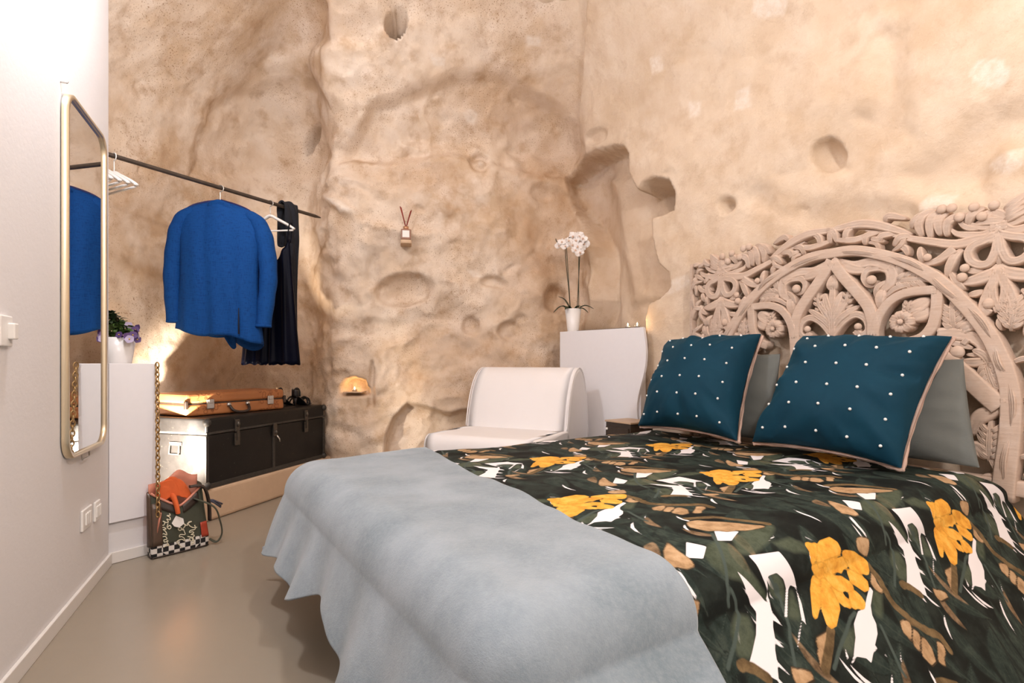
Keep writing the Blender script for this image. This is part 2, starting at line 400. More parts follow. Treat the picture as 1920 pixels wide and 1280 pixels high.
def rock_obj(name, a, b):
    G = RV[a:b]; n, m = G.shape[:2]
    idx = np.arange(n*m).reshape(n, m)
    Q = np.stack([idx[:-1, :-1], idx[1:, :-1], idx[1:, 1:], idx[:-1, 1:]], -1).reshape(-1, 4)
    me = bpy.data.meshes.new(name); me.vertices.add(n*m); me.vertices.foreach_set('co', G.reshape(-1).astype(np.float32))
    me.loops.add(len(Q)*4); me.loops.foreach_set('vertex_index', Q.reshape(-1).astype(np.int32)); me.polygons.add(len(Q))
    me.polygons.foreach_set('loop_start', np.arange(0, len(Q)*4, 4, dtype=np.int32)); me.polygons.foreach_set('loop_total', np.full(len(Q), 4, dtype=np.int32))
    me.polygons.foreach_set('use_smooth', np.ones(len(Q), dtype=bool)); me.update(calc_edges=True); me.validate()
    me.materials.append(M['rock']); o = bpy.data.objects.new(name, me); COL.objects.link(o)
    attr(o, 'patch', patch[a:b].reshape(-1)); attr(o, 'ochre_shade', ochre_shade[a:b].reshape(-1)); attr(o, 'smoothwall', onright[a:b].reshape(-1)); attr(o, 'speckle', (1-.85*onright)[a:b].reshape(-1))
    return o
wall_back = tag(rock_obj('wall_back', 0, ip_corner+1), 'rough hand-carved tan cave rock wall with hollows and pits', kind='structure')
wall_right = tag(rock_obj('wall_right', ip_corner, NS), 'smoother pale tan cave rock wall behind the headboard', kind='structure')

# ------------------------------------------------------------------ floor, ceiling, plain walls
o = mesh('floor', [(-4, -1.6, 0), (4.6, -1.6, 0), (4.6, 5.2, 0), (-4, 5.2, 0)], [(0, 1, 2, 3)], M['floor'], smooth_=False)
tag(o, 'taupe polished resin floor', kind='structure')
# vaulted ceiling
gx = np.linspace(-4, 4.6, 70); gy = np.linspace(-1.6, 5.2, 60); GX, GY = np.meshgrid(gx, gy, indexing='ij')
gz = 3.50+.10*fbm(np.stack([GX, GY, 0*GX], -1), 3)-.10*smooth(GY, 3.0, 4.6)
mb = MB(); mb.grid(np.stack([GX, GY, gz], -1)); o = mb.build('ceiling', M['rock']); tag(o, 'rough tan rock ceiling vault', kind='structure')
attr(o, 'patch', np.zeros(GX.size)); attr(o, 'ochre_shade', np.zeros(GX.size)); attr(o, 'smoothwall', np.ones(GX.size)*.5); attr(o, 'speckle', np.ones(GX.size)*.5)
WL = 4.15; WT = .12
mb = MB(); e0 = CW; e1 = CW+WD*WL
mb.prism([(0, 0), (WL, 0), (WL, -WT), (0, -WT)], e0, WD, WN, (0, 0, 3.45))
o = mb.build('wall_left', M['plaster'], smooth_=False, bevel=.006); tag(o, 'white plastered partition wall', kind='structure')
mb = MB(); mb.box((1.6, -1.45, 1.72), (5.6, .12, 3.44)); o = mb.build('wall_rear', M['plaster'], smooth_=False); tag(o, 'white plastered wall behind the viewpoint', kind='structure')
# skirting boards
mb = MB(); mb.prism([(0, 0), (WL-.3, 0), (WL-.3, .012), (0, .012)], e0, WD, WN, (0, 0, .055))
o = mb.build('baseboard_left', M['skirting'], smooth_=False, bevel=.003); tag(o, 'white skirting along the partition', kind='structure')

# ------------------------------------------------------------------ white cabinet beside the partition (a panel on a plastered plinth)
PD = np.array([.573, .820, 0.]); PN = np.array([.820, -.573, 0.])       # along its front / out of its front
PWid = .197
c0 = CW+PD*.002
tb = thing('corner_cabinet', 'tall narrow white cabinet with overhanging front panel beside the partition', 'cabinet', tuple(CW))
R0 = lambda P, r: np.asarray(P)-np.asarray(r)
mb = MB(); mb.prism([(0.0, -.02), (PWid, -.02), (PWid, -.34), (0.0, -.34)], (0, 0, .001), PD, PN, (0, 0, H-.006)); mb.build('body', M['plaster'], tb, smooth_=False, bevel=.004)
mb = MB(); mb.prism([(.001, 0), (PWid+.002, 0), (PWid+.002, -.02), (.001, -.02)], (0, 0, .19), PD, PN, (0, 0, H-.19-.003)); mb.build('front_panel', M['white_panel'], tb, smooth_=False, bevel=.002)
mb = MB(); mb.prism([(.0, -.008), (PWid, -.008), (PWid, -.02), (.0, -.02)], (0, 0, .001), PD, PN, (0, 0, .05)); mb.build('skirting', M['skirting'], tb, smooth_=False, bevel=.002)

# ------------------------------------------------------------------ stone ledge carrying the trunk
mb = MB(); LL = 1.32
mb.prism([(-.75, -.012), (LL, -.012), (LL, .56), (-.75, .56)], R0(TA, (0, 0, TA[2])), TL, TD, (0, 0, TA[2]))
o = mb.build('ledge', M['ledge'], smooth_=False, bevel=.02); o.name = 'trim_1'; tag(o, 'low smooth tan stone ledge carrying the black trunk', kind='structure')
# ------------------------------------------------------------------ bed
S0, S1, LB, RB = .03, 1.73, 2.33, .11
WB = S1-S0; ZT = ZB
def drape(p, q, zt, R, fold=0.0, ff=9.0, seed=0, flare=.05, grow=0.0, slope=.62, outward=False):
    "cloth coordinates (across, along) -> points lying on the bed and hanging over its edges"
    p = np.asarray(p, float); q = np.asarray(q, float)
    a0, a1, b1 = R-grow, WB-R+grow, LB-R+grow
    ox = np.where(p < a0, a0-p, np.where(p > a1, p-a1, 0)); sx = np.where(p < a0, -1., 1.); oy = np.where(q > b1, q-b1, 0)
    r = np.hypot(ox, oy)+1e-9; dx = ox/r*sx; dy = oy/r
    th = np.minimum(r/R, math.pi/2); hor = R*np.sin(th); rest = np.maximum(0, r-R*math.pi/2); lean_ = slope*np.clip(-dx, 0, 1)**2*(1-.55*np.clip(dy, 0, 1))
    drop = R*(1-np.cos(th))+rest*np.cos(lean_); hor = hor+rest*np.sin(lean_)
    along = np.where(oy > ox, p, q+3.3)+.35*np.arctan2(oy, ox+1e-9)
    if fold:
        f = fbm(np.stack([along*ff, 0*along+seed, .6*drop], -1), 2)+.55*np.sin(along*ff*3.1+2*fbm(np.stack([along*2, 0*along, 0*along+seed], -1), 2))
        hor = hor+fold*(np.maximum(0, .62*(f+1.1)) if outward else f)*np.minimum(1, rest/.26)
    hor = hor+flare*np.minimum(1, rest/.35)
    s = S0+np.clip(p, a0, a1)+dx*hor; t_ = np.minimum(q, b1)+dy*hor
    z = zt-drop
    return s, t_, z
def to_world(s, t_, z): return PR+s[..., None]*UX+t_[..., None]*NX+np.stack([0*z, 0*z, z], -1)

tb = thing('bed', 'double bed frame and mattress under the leaf patterned duvet', 'bed', tuple(B(SC, 1.1, 0)))
root = B(SC, 1.1, 0)
M['dark_wood'] = simple('dark_wood', (.045, .032, .024), .5, var=.3)
M['mattress'] = simple('mattress_ticking', (.78, .76, .73), .85, var=.04)
mb = MB(); ctr = B((S0+S1)/2, 1.12, .20)-root; mb.box(ctr, (WB-.22, 2.02, .12), ax=[UX, NX, (0, 0, 1)]); mb.build('bed_base', M['dark_wood'], tb, smooth_=False, bevel=.01)
mb = MB(); ctr = B((S0+S1)/2, 1.12, .365)-root; mb.box(ctr, (WB-.16, 2.08, .20), ax=[UX, NX, (0, 0, 1)]); mb.build('mattress', M['mattress'], tb, smooth_=False, bevel=.05)
for i in (0, 1):
    for j in (0, 1):
        mb = MB(); p = B(S0+.2+i*(WB-.4), .22+j*1.8, 0)-root; mb.lathe([(0, 0), (.025, 0), (.03, .14), (0, .14)], p, 12); mb.build('leg', M['dark_wood'], tb)

# ---- printed duvet: the print is stored as signed distances to its shapes
_p, _q = np.meshgrid(np.arange(-.62, 1.0, .006), np.arange(.02, 2.2, .006), indexing='ij')
_s, _t, _z = drape(_p, _q, ZT, RB); _x, _y = proj(to_world(_s, _t, _z)); _x = _x.ravel(); _y = _y.ravel(); _p = _p.ravel(); _q = _q.ravel()
def cloth_px(zx, zy):
    "cloth coordinates of a point traced in the photograph"
    i = np.argmin((_x-(1300+.32292*zx))**2+(_y-(900+.32292*zy))**2); return _q[i], _p[i]
def CP(lst): return np.array([cloth_px(*p) for p in lst])
fl1 = np.array(cloth_px(800, 560)); fl2 = np.array(cloth_px(1560, 380))
PT = abs(fl1[0]-fl2[0]); PRow = .60
whites = [[(315,435),(400,425),(500,405),(540,460),(575,540),(600,620),(560,610),(552,680),(552,805),(540,805),(540,640),(520,570),(480,540),(440,545),(430,580),(440,690),(470,790),(475,860),(490,930),(500,1000),(515,1070),(530,1177),(430,1130),(340,1085),(360,1000),(372,900),(368,760),(310,660),(258,525),(360,640),(400,690),(435,720),(430,640),(400,560),(360,480)],
          [(260,600),(320,665),(372,750),(345,720)], [(595,600),(635,720),(675,862),(645,810),(610,700)], [(640,780),(650,800),(632,930),(625,1062),(616,1055),(625,900)],
          [(440,635),(484,698),(445,670)], [(470,775),(534,855),(475,815)], [(487,922),(562,992),(495,960)], [(512,1055),(612,1158),(515,1090)],
          [(1035,615),(1052,640),(1050,740),(1062,790),(1090,850),(1102,900),(1095,1000),(1100,1095),(1060,1060),(1000,1045),(950,1122),(975,1020),(985,930),(965,850),(975,770),(1010,745),(1020,680)],
          [(120,290),(265,290),(222,352),(140,345)], [(-40,350),(80,380),(62,455),(-40,430)], [(640,312),(732,368),(650,330)], [(405,370),(470,308),(470,330)],
          [(915,975),(940,1045),(925,1050)], [(1155,1015),(1190,1060),(1165,1050)], [(1240,965),(1268,1095),(1250,1060)], [(1100,980),(1118,985),(1095,1040)]]
petals = [[(650,360),(722,370),(712,450),(690,492),(680,430)], [(722,360),(790,330),(845,370),(850,430),(800,460),(752,500),(727,500)], [(760,470),(860,448),(902,480),(860,532),(770,542)],
          [(760,540),(900,575),(938,640),(870,652),(800,602)], [(905,520),(990,560),(1032,622),(990,642),(920,592)], [(690,560),(742,600),(747,760),(715,802),(695,720)],
          [(745,560),(822,640),(870,760),(850,852),(800,852),(760,740)], [(800,620),(900,680),(932,742),(880,730)], [(928,640),(1000,690),(1014,748),(940,742),(918,690)],
          [(870,410),(960,430),(1012,480),(1022,540),(950,540),(895,490)], [(690,500),(760,480),(780,560),(720,570)]]
tans = [[(740,920),(800,880),(832,930),(802,1010),(792,1112),(760,1100),(745,1020)], [(1230,830),(1300,840),(1312,950),(1260,900)], [(1315,870),(1370,930),(1362,1012),(1320,960)],
        [(1380,930),(1430,970),(1478,1080),(1440,1102),(1370,1020)], [(950,340),(1020,335),(1005,440),(955,405)], [(1040,530),(1085,600),(1125,650),(1090,660),(1040,600)], [(1480,960),(1530,990),(1540,1100),(1490,1080)],
        [(-20,225),(170,235),(420,262),(300,285),(140,290),(-20,270)], [(600,1100),(700,1120),(730,1190),(640,1200)], [(780,110),(900,150),(960,200),(860,190)]]
greens = [[(230,350),(290,292),(460,258),(452,320),(400,390),(290,432)], [(460,360),(560,330),(650,370),(662,422),(540,392)], [(60,400),(150,350),(250,400),(330,520),(420,660),(430,700),(300,600),(200,560),(80,460)],
          [(440,560),(500,550),(530,640),(520,700),(450,650)], [(380,1000),(350,830),(250,770),(230,900),(300,1050)], [(1050,660),(1110,660),(1120,800),(1070,760)], [(980,900),(960,860),(900,960),(960,1030)], [(560,640),(610,720),(630,800),(560,800)]]
veins = [[(110,300),(170,450),(200,600),(205,740)], [(430,540),(540,780),(600,1000),(640,1177)], [(960,770),(900,950),(850,1120)], [(1120,860),(1200,1010),(1290,1160)], [(1120,300),(1180,480),(1190,620)], [(480,600),(520,720),(545,800)]]
vines = [[(1020,500),(1100,590),(1150,680),(1200,740),(1260,790),(1330,850),(1420,890)], [(830,880),(815,980),(790,1110)], [(300,1080),(380,1110),(470,1170)], [(-40,215),(120,205),(260,225),(430,250)], [(1410,890),(1500,930),(1560,1010)]]
petals = [cat(P, 4, True).tolist() for P in petals]; tans = [cat(P, 3, True).tolist() for P in tans]; greens = [cat(P, 3, True).tolist() for P in greens]
veins = [cat(P, 3).tolist() for P in veins]; vines = [cat(P, 3).tolist() for P in vines]
RES = .0032; nt = int(round(PT/RES)); npx = int(round(2*PRow/RES))
gt, gp = np.meshgrid(np.arange(nt)*PT/nt, np.arange(npx)*2*PRow/npx, indexing='ij')
FARV = .03
def layer(shapes, fn, raw=False):
    Lr = np.full(gt.shape, FARV)
    for sh in shapes:
        Q0 = np.asarray(sh) if raw else CP(sh)
        for row in (0, 1):
            Q = Q0+np.array([row*PT*.5, row*PRow])
            lo = Q.min(0); hi = Q.max(0)
            for a in range(int(math.floor((-FARV-hi[0])/PT)), int(math.ceil((PT+FARV-lo[0])/PT))+1):
                for b in range(int(math.floor((-FARV-hi[1])/(2*PRow))), int(math.ceil((2*PRow+FARV-lo[1])/(2*PRow)))+1):
                    Q2 = Q+np.array([a*PT, b*2*PRow]); l2 = Q2.min(0)-FARV; h2 = Q2.max(0)+FARV
                    i0 = max(0, int(l2[0]/PT*nt)); i1 = min(nt, int(h2[0]/PT*nt)+2); j0 = max(0, int(l2[1]/(2*PRow)*npx)); j1 = min(npx, int(h2[1]/(2*PRow)*npx)+2)
                    if i1 <= i0 or j1 <= j0: continue
                    sd = fn(gt[i0:i1, j0:j1], gp[i0:i1, j0:j1], Q2)
                    Lr[i0:i1, j0:j1] = np.minimum(Lr[i0:i1, j0:j1], sd)
    return Lr
# painted background leaves: lens shapes with a midrib, mostly upright
rs = np.random.RandomState(12); bgl = []; bgv = []; spk = []; tst = []
def lens(c0, a, L, w_, n=7):
    d = np.array([math.cos(a), math.sin(a)]); nn = np.array([-d[1], d[0]]); u = np.linspace(0, 1, n); bw_ = w_*np.sin(math.pi*u)**.8; bend = .12*L*np.sin(math.pi*u)
    C = np.array(c0)+np.outer(u*L, d)+np.outer(bend, nn); return np.vstack([C+nn*bw_[:, None], (C-nn*bw_[:, None])[-2:0:-1]]), C
for k in range(26):
    Pq, C = lens((rs.uniform(0, PT), rs.uniform(0, PRow)), -math.pi/2+rs.uniform(-.75, .75), rs.uniform(.16, .34), rs.uniform(.022, .048)); bgl.append(Pq); bgv.append(C)
for k in range(16):
    Pq, C = lens((rs.uniform(0, PT), rs.uniform(0, PRow)), -math.pi/2+rs.uniform(-.7, .7), rs.uniform(.05, .12), rs.uniform(.003, .006), 5); spk.append(Pq)
for k in range(7):
    Pq, C = lens((rs.uniform(0, PT), rs.uniform(0, PRow)), -math.pi/2+rs.uniform(-.5, .9), rs.uniform(.08, .17), rs.uniform(.010, .018)); tst.append(Pq)
layers = {'d_bg': layer(bgl, poly_sdf, True), 'd_bgedge': layer(bgl, lambda x, y, P: np.abs(poly_sdf(x, y, P)), True), 'd_bgvein': layer(bgv, line_sdf, True),
          'd_spike': layer(spk, poly_sdf, True), 'd_tan2': layer(tst, poly_sdf, True),
          'd_white': layer(whites, poly_sdf), 'd_flower': layer(petals, poly_sdf), 'd_petal': layer(petals, lambda x, y, P: np.abs(poly_sdf(x, y, P))),
          'd_tan': layer(tans, poly_sdf), 'd_tanedge': layer(tans, lambda x, y, P: np.abs(poly_sdf(x, y, P))), 'd_green': layer(greens, poly_sdf), 'd_vein': layer(veins, line_sdf), 'd_vine': layer(vines, line_sdf)}
def sample(Lr, t_, p):
    a = (t_/PT*nt) % nt; b = (p/(2*PRow)*npx) % npx; i = a.astype(int); j = b.astype(int); fa = a-i; fb = b-j
    i %= nt; j %= npx; i2 = (i+1) % nt; j2 = (j+1) % npx
    return (Lr[i, j]*(1-fa)+Lr[i2, j]*fa)*(1-fb)+(Lr[i, j2]*(1-fa)+Lr[i2, j2]*fa)*fb

t = NT('leaf_print_cotton')
wv = t.noise(9, 5, .65); wv2 = t.noise(26, 5, .7)
c = t.ramp(wv, [(.30, (.003, .004, .004)), (.48, (.007, .010, .009)), (.62, (.018, .026, .022)), (.75, (.006, .009, .008))])
bgc = t.ramp(wv2, [(.30, (.008, .014, .012)), (.50, (.020, .032, .027)), (.70, (.045, .060, .048))])
c = t.mix(t.mask(t.att('d_bg'), .004), c, bgc)
c = t.mix(t.math('MULTIPLY', t.mask(t.math('SUBTRACT', t.att('d_bgedge'), .0016), .0012), .8), c, (.003, .004, .004))
c = t.mix(t.math('MULTIPLY', t.mask(t.math('SUBTRACT', t.att('d_bgvein'), .0018), .001), .7), c, (.050, .068, .055))
c = t.mix(t.math('MULTIPLY', t.mask(t.att('d_tan2'), .0025), .8), c, t.ramp(wv2, [(.35, (.10, .06, .03)), (.65, (.36, .24, .14))]))
c = t.mix(t.mask(t.att('d_spike'), .0008), c, (.80, .77, .79))
g = t.ramp(wv2, [(.32, (.045, .058, .036)), (.55, (.085, .105, .070)), (.72, (.045, .060, .045))])
c = t.mix(t.math('MULTIPLY', t.mask(t.att('d_green'), .006), .85), c, g)
c = t.mix(t.mask(t.math('SUBTRACT', t.att('d_vein'), .0045), .0016), c, (.060, .082, .072))
c = t.mix(t.mask(t.att('d_white'), .0008), c, (.80, .77, .79))
tn = t.ramp(wv2, [(.30, (.26, .155, .075)), (.55, (.46, .30, .165)), (.75, (.56, .40, .25))])
c = t.mix(t.mask(t.att('d_tan'), .0015), c, tn)
c = t.mix(t.mask(t.math('SUBTRACT', t.att('d_tanedge'), .0022), .0012), c, (.035, .022, .012))
vn = t.ramp(wv2, [(.35, (.085, .055, .025)), (.65, (.20, .135, .065))])
c = t.mix(t.mask(t.math('SUBTRACT', t.att('d_vine'), .011), .0016), c, vn)
fw = t.ramp(wv2, [(.30, (.62, .25, .03)), (.50, (.77, .38, .055)), (.72, (.85, .52, .12))])
c = t.mix(t.mask(t.math('SUBTRACT', t.att('d_flower'), .001), .001), c, fw)
fm = t.math('MULTIPLY', t.mask(t.math('SUBTRACT', t.att('d_petal'), .0013), .0011), t.mask(t.math('SUBTRACT', t.att('d_flower'), .001), .001))
c = t.mix(t.math('MULTIPLY', fm, .6), c, (.42, .19, .02))
t.set('Base Color', c); t.set('Roughness', .7); t.set('Specular IOR Level', .14); t.bump(t.noise(420, 2), .05, .001); M['duvet'] = t.m

gp_ = np.arange(-.60, WB+.16, .0047); gq_ = np.arange(.064, LB+.12, .0047)
P_, Q_ = np.meshgrid(gp_, gq_, indexing='ij')
s, t_, z = drape(P_, Q_, ZT, RB, .008, 5, 3, .015)
top = np.clip(1-(ZT-z)/.08, 0, 1)
z = z+top*(.012*fbm(np.stack([P_*3, Q_*3, 0*P_], -1), 3)+.005*fbm(np.stack([P_*9, Q_*5, 0*P_+4], -1), 2)-.004)
z = z+top*(-.035*(1-smooth(Q_, .0, .25)))
W3 = to_world(s, t_, z)
root = B(SC, 1.1, 0)
mb = MB(); mb.grid(W3-root); o = mb.build('duvet', M['duvet'])
o.location = root
for k in layers: attr(o, k, sample(layers[k], Q_.reshape(-1), P_.reshape(-1)))
tag(o, 'cotton duvet printed with dark banana leaves and orange flowers on the bed', 'duvet')

# ---- fleece throw over the foot of the bed
t = NT('blue_grey_fleece'); a = t.noise(5, 4, .6); b = t.noise(90, 4, .7); st = t.n('ShaderNodeMapping'); st.inputs['Scale'].default_value = (1, 1, .25)
c = t.mix(t.ramp(a, [(.32, 0), (.68, 1)]), (.165, .215, .250), (.275, .328, .375)); c = t.mix(t.ramp(b, [(.4, 0), (.75, .35)]), c, (.36, .41, .455))
t.set('Base Color', c); t.set('Roughness', .95); t.set('Specular IOR Level', .1); t.set('Sheen Weight', .35); t.set('Sheen Roughness', .5)
t.bump(t.noise(260, 4, .7), .45, .004); M['fleece'] = t.m
na, nb = 330, 190
A_, B_ = np.meshgrid(np.linspace(0, 1, na), np.linspace(0, 1, nb), indexing='ij')
pA = -.58+A_*(WB+.58+.24)
edge = LB-.45-.13*smooth(pA, .1, WB-.05)+.012*np.sin(pA*7)
edge = edge+.10*smooth(-pA, 0, .42)          # runs forward down the near side
hem = LB+.27+.035*np.sin(pA*5.2+.6)+.02*np.sin(pA*13)+.05*(1-smooth(pA, .1, .9))-.03*smooth(pA, 1.1, 1.5)
qA = edge+(hem-edge)*B_
s, t_, z = drape(pA, qA, ZT+.012, RB+.014, .060, 8.0, 8, .085, .014, outward=True)
top = np.clip(1-(ZT+.012-z)/.08, 0, 1)
z = z+top*(.012*fbm(np.stack([pA*3, qA*3, 0*pA], -1), 3)+.005*fbm(np.stack([pA*9, qA*5, 0*pA+4], -1), 2)+.004)
W3 = to_world(s, t_, z); W3[..., 2] = np.maximum(W3[..., 2], .012)
mb = MB(); mb.grid(W3-root); o = mb.build('throw_blanket', M['fleece'], solid=.010); o.location = root
tag(o, 'pale blue-grey fleece throw draped over the foot of the bed', 'blanket')

# ------------------------------------------------------------------ cushions and pillows
def velvet(name, col, col2):
    t = NT(name); n = t.noise(7, 4)
    t.set('Base Color', t.mix(n, col, col2)); t.set('Roughness', .75); t.set('Specular IOR Level', .2); t.set('Sheen Weight', .12); t.set('Sheen Roughness', .35); t.set('Sheen Tint', (.05, .42, .60, 1))
    t.bump(t.noise(300, 3), .15, .002); return t.m
M['teal'] = velvet('teal_velvet', (.001, .026, .050), (.003, .046, .080))
M['blush'] = simple('blush_linen', (.56, .40, .33), .85, var=.1, bump=.2)
M['grey_cotton'] = simple('grey_green_cotton', (.135, .145, .135), .85, var=.06, scale=8, bump=.12, bscale=200)
M['pearl'] = simple('pearl', (.82, .82, .80), .2, var=.02)
bead = MB(); bead.ball((0, 0, 0), .0062, 8, 6); bead_o = None
def pillow_grid(C4, thick, side, n=48, pinch=.05, pw=.42, wr=.006, seed=0):
    BL, BR, TR, TL_ = [np.asarray(c, float) for c in C4]
    u = np.sin(np.linspace(-1, 1, n)*math.pi/2); U, V = np.meshgrid(u, u, indexing='ij')
    Us = U*(1-pinch*(1-V**2)*U**2); Vs = V*(1-pinch*(1-U**2)*V**2)
    a = (Us+1)/2; b = (Vs+1)/2
    P = (BL*((1-a)*(1-b))[..., None]+BR*(a*(1-b))[..., None]+TR*(a*b)[..., None]+TL_*((1-a)*b)[..., None])
    nn = np.cross(BR-BL, TL_-BL); nn /= np.linalg.norm(nn)
    h = ((1-np.abs(U)**2.4)*(1-np.abs(V)**2.4))**pw
    e = np.maximum(np.abs(U), np.abs(V))
    ang = np.arctan2(V, U)
    wrn = wr*(fbm(np.stack([ang*4, e*1.5, 0*e+seed], -1), 3)*smooth(e, .25, .9)*(1-smooth(e, .93, 1.0))*2+fbm(np.stack([U*1.6, V*1.6, 0*U+seed], -1), 2))
    return P+nn*(side*thick/2*h+wrn*np.where(e < .999, 1, 0))[..., None], U, V, nn
def cushion(C4, label, seed):
    global bead_o
    root = (np.asarray(C4[0])+np.asarray(C4[1]))/2
    tb = thing('velvet_cushion', label, 'cushion', tuple(root), group=None)
    Gf, U, V, nn = pillow_grid(C4, .33, 1, 64, .085, .50, .018, seed)
    mb = MB(); mb.grid(Gf-root); mb.build('front_cover', M['teal'], tb)
    Gb, _, _, _ = pillow_grid(C4, .13, -1, 36, .045, .42, .004, seed+3)
    mb = MB(); mb.grid(Gb-root); mb.build('back_cover', M['blush'], tb)
    n = Gf.shape[0]
    rim = np.concatenate([Gf[:-1, 0], Gf[-1, :-1], Gf[:0:-1, -1], Gf[0, :0:-1]]); rim = np.vstack([rim, rim[:1]])
    k = np.arange(len(rim)); rad = .0075+.0015*np.sin(k*.35+seed)+.001*np.sin(k*.9)
    mb = MB(); mb.tube(rim-root-nn*.017, rad, 7, cap=False); mb.build('piping', M['blush'], tb)
    from_uv = lambda uu, vv: Gf[np.argmin(np.abs(U[:, 0]-uu)), np.argmin(np.abs(V[0]-vv))]
    for i in range(5):
        for j in range(6):
            P = from_uv(-.80+i*.40, -.86+j*.34)+nn*.002-root
            if bead_o is None: bead_o = bead.build('pearl_bead', M['pearl'], tb); bead_o.location = P
            else: share(bead_o, tb, P)
def bpt(px, py, t_):
    return ray_plane(px, py, B(0, t_, 0), NX)
def up(P, z_): P = P.copy(); P[2] = max(P[2], z_); return P
cushion([up(bpt(1410, 828, .49), .545), up(bpt(1690, 880, .49), .535), bpt(1786, 630, .17), bpt(1505, 630, .17)], 'teal velvet cushion with pearl beads, the one farther from the small bedside cabinet', 1)
cushion([up(bpt(1197, 798, .49), .545), up(bpt(1382, 826, .49), .545), bpt(1427, 627, .17), bpt(1256, 638, .17)], 'teal velvet cushion with pearl beads next to the small bedside cabinet', 4)
def pillow(C4, label, seed):
    root = (np.asarray(C4[0])+np.asarray(C4[1]))/2; tb = thing('bed_pillow', label, 'pillow', tuple(root))
    for nm, sd in (('front_cover', 1), ('back_cover', -1)):
        G, _, _, _ = pillow_grid(C4, .15, sd, 40, .02, .5, .006, seed); mb = MB(); mb.grid(G-root); mb.build(nm, M['grey_cotton'], tb)
pillow([B(.86, .20, .53), B(.075, .20, .53), B(.15, .115, .935), B(.80, .115, .915)], 'plain grey-green pillow leaning on the headboard at the end away from the bedside cabinet', 2)
pillow([B(1.68, .20, .53), B(.885, .20, .53), B(.90, .115, .965), B(1.62, .115, .965)], 'plain grey-green pillow leaning on the headboard at its bedside cabinet end', 6)

# ------------------------------------------------------------------ carved headboard
t = NT('whitewashed_carved_wood'); gx = t.noise(22, 5, .6)
mp = t.n('ShaderNodeMapping'); t.t.links.new(t.obj(), mp.inputs['Vector']); mp.inputs['Scale'].default_value = (2, 6, 22)
gr = t.noise(5, 5, .6, mp.outputs[0])
c = t.mix(gr, (.50, .360, .275), (.68, .535, .435)); c = t.mix(t.ramp(gx, [(.5, 0), (.75, .5)]), c, (.66, .56, .49))
t.set('Base Color', c); t.set('Roughness', .8); t.set('Specular IOR Level', .2); t.bump(t.math('ADD', gr, t.math('MULTIPLY', gx, .5)), .35, .005); M['carved'] = t.m
hb = thing('carved_headboard', 'whitewashed wooden headboard carved with openwork leaves, scrolls and arches', 'headboard', tuple(B(SC, 0, ZB-.08)), BED_RZ)
HZ = ZB-.08; HTOP = 1.555-HZ
def hbp(px, py):
    P = ray_plane(px, py, PR, NX); s, _ = bed_st(P); return np.array([SC-s, P[2]-HZ])
ZO = {1: (1280, 400, .21875), 2: (1560, 380, .234375), 3: (1700, 560, .26563), 4: (1720, 340, .17188)}
def HP(zoom, lst):
    a, b, k = ZO[zoom]; return np.array([hbp(a+k*x, b+k*y) for x, y in lst])
OCC = np.zeros((360, 260), bool); OX0, OZ0, OD = -.90, -.02, .005
def occ_add(C, wd):
    for (x, y), w_ in zip(C, wd):
        i0 = int((x-w_-OX0)/OD); i1 = int((x+w_-OX0)/OD)+1; j0 = int((y-w_-OZ0)/OD); j1 = int((y+w_-OZ0)/OD)+1
        for i in range(max(0, i0), min(360, i1)):
            for j in range(max(0, j0), min(260, j1)):
                if (OX0+i*OD-x)**2+(OZ0+j*OD-y)**2 <= w_*w_: OCC[i, j] = True
BACK = .030
OFFS = np.array([-1, -1, -.82, -.5, -.30, 0, .30, .5, .82, 1, 1])
PROF = {'leaf': np.array([0, .45, .80, .90, .72, 1.0, .72, .90, .80, .45, 0]), 'band': np.array([0, .78, 1, .84, .97, .80, .97, .84, 1, .78, 0])}
def ribbon(mb, C, wd, th, prof='leaf', y0=0.0, taper=True, occ=True):
    "a carved strip lying in the plane of the headboard; th = relief"
    C = np.asarray(C, float); n = len(C); T = np.gradient(C, axis=0); T /= np.linalg.norm(T, axis=1)[:, None]+1e-12
    Nn = np.stack([-T[:, 1], T[:, 0]], 1); wd = np.asarray(wd, float); V = []
    thk = th*(np.clip(wd/wd.max(), .35, 1) if taper else np.ones(n))
    for k in range(n):
        for o_, h_ in zip(OFFS, PROF[prof]):
            x, zc = C[k]+Nn[k]*o_*wd[k]; V.append((x, (y0-thk[k]*h_) if h_ > 0 else BACK, zc))
    m = len(OFFS)
    Fc = [(k*m+j, (k+1)*m+j, (k+1)*m+j+1, k*m+j+1) for k in range(n-1) for j in range(m-1)]
    Fc += [tuple(range(m)), tuple((n-1)*m+j for j in range(m-1, -1, -1))]
    mb.add(V, Fc)
    if occ: occ_add(C, wd*.95)
def wprof(n, w_, kind):
    t_ = np.linspace(0, 1, n)
    if kind == 'leaf': return w_*(.16+.84*np.sin(math.pi*np.clip(t_*.93+.05, 0, 1))**.75)
    if kind == 'tail': return w_*(.12+.88*t_**.7)
    if kind == 'tip': return w_*(.10+.90*(1-t_)**.7)
    return np.full(n, w_)
def piece(name, strips, both=True, th=.030, y0=0.0):
    "strips: (points, width, kind, profile); mirrored to the other half of the board"
    if 2 <= len(strips) <= 4 and name != 'carved_scroll':
        for st in strips: piece(name, [st], both, th, y0)
        return
    for sgn in ((1, -1) if both else (1,)):
        mb = MB()
        for st in strips:
            pts_, w_, kind = st[:3]; prof = st[3] if len(st) > 3 else 'leaf'
            C = cat(np.asarray(pts_)*np.array([sgn, 1]), 5); ribbon(mb, C, wprof(len(C), w_, kind), th, prof, y0)
        mb.build(name, M['carved'], hb)
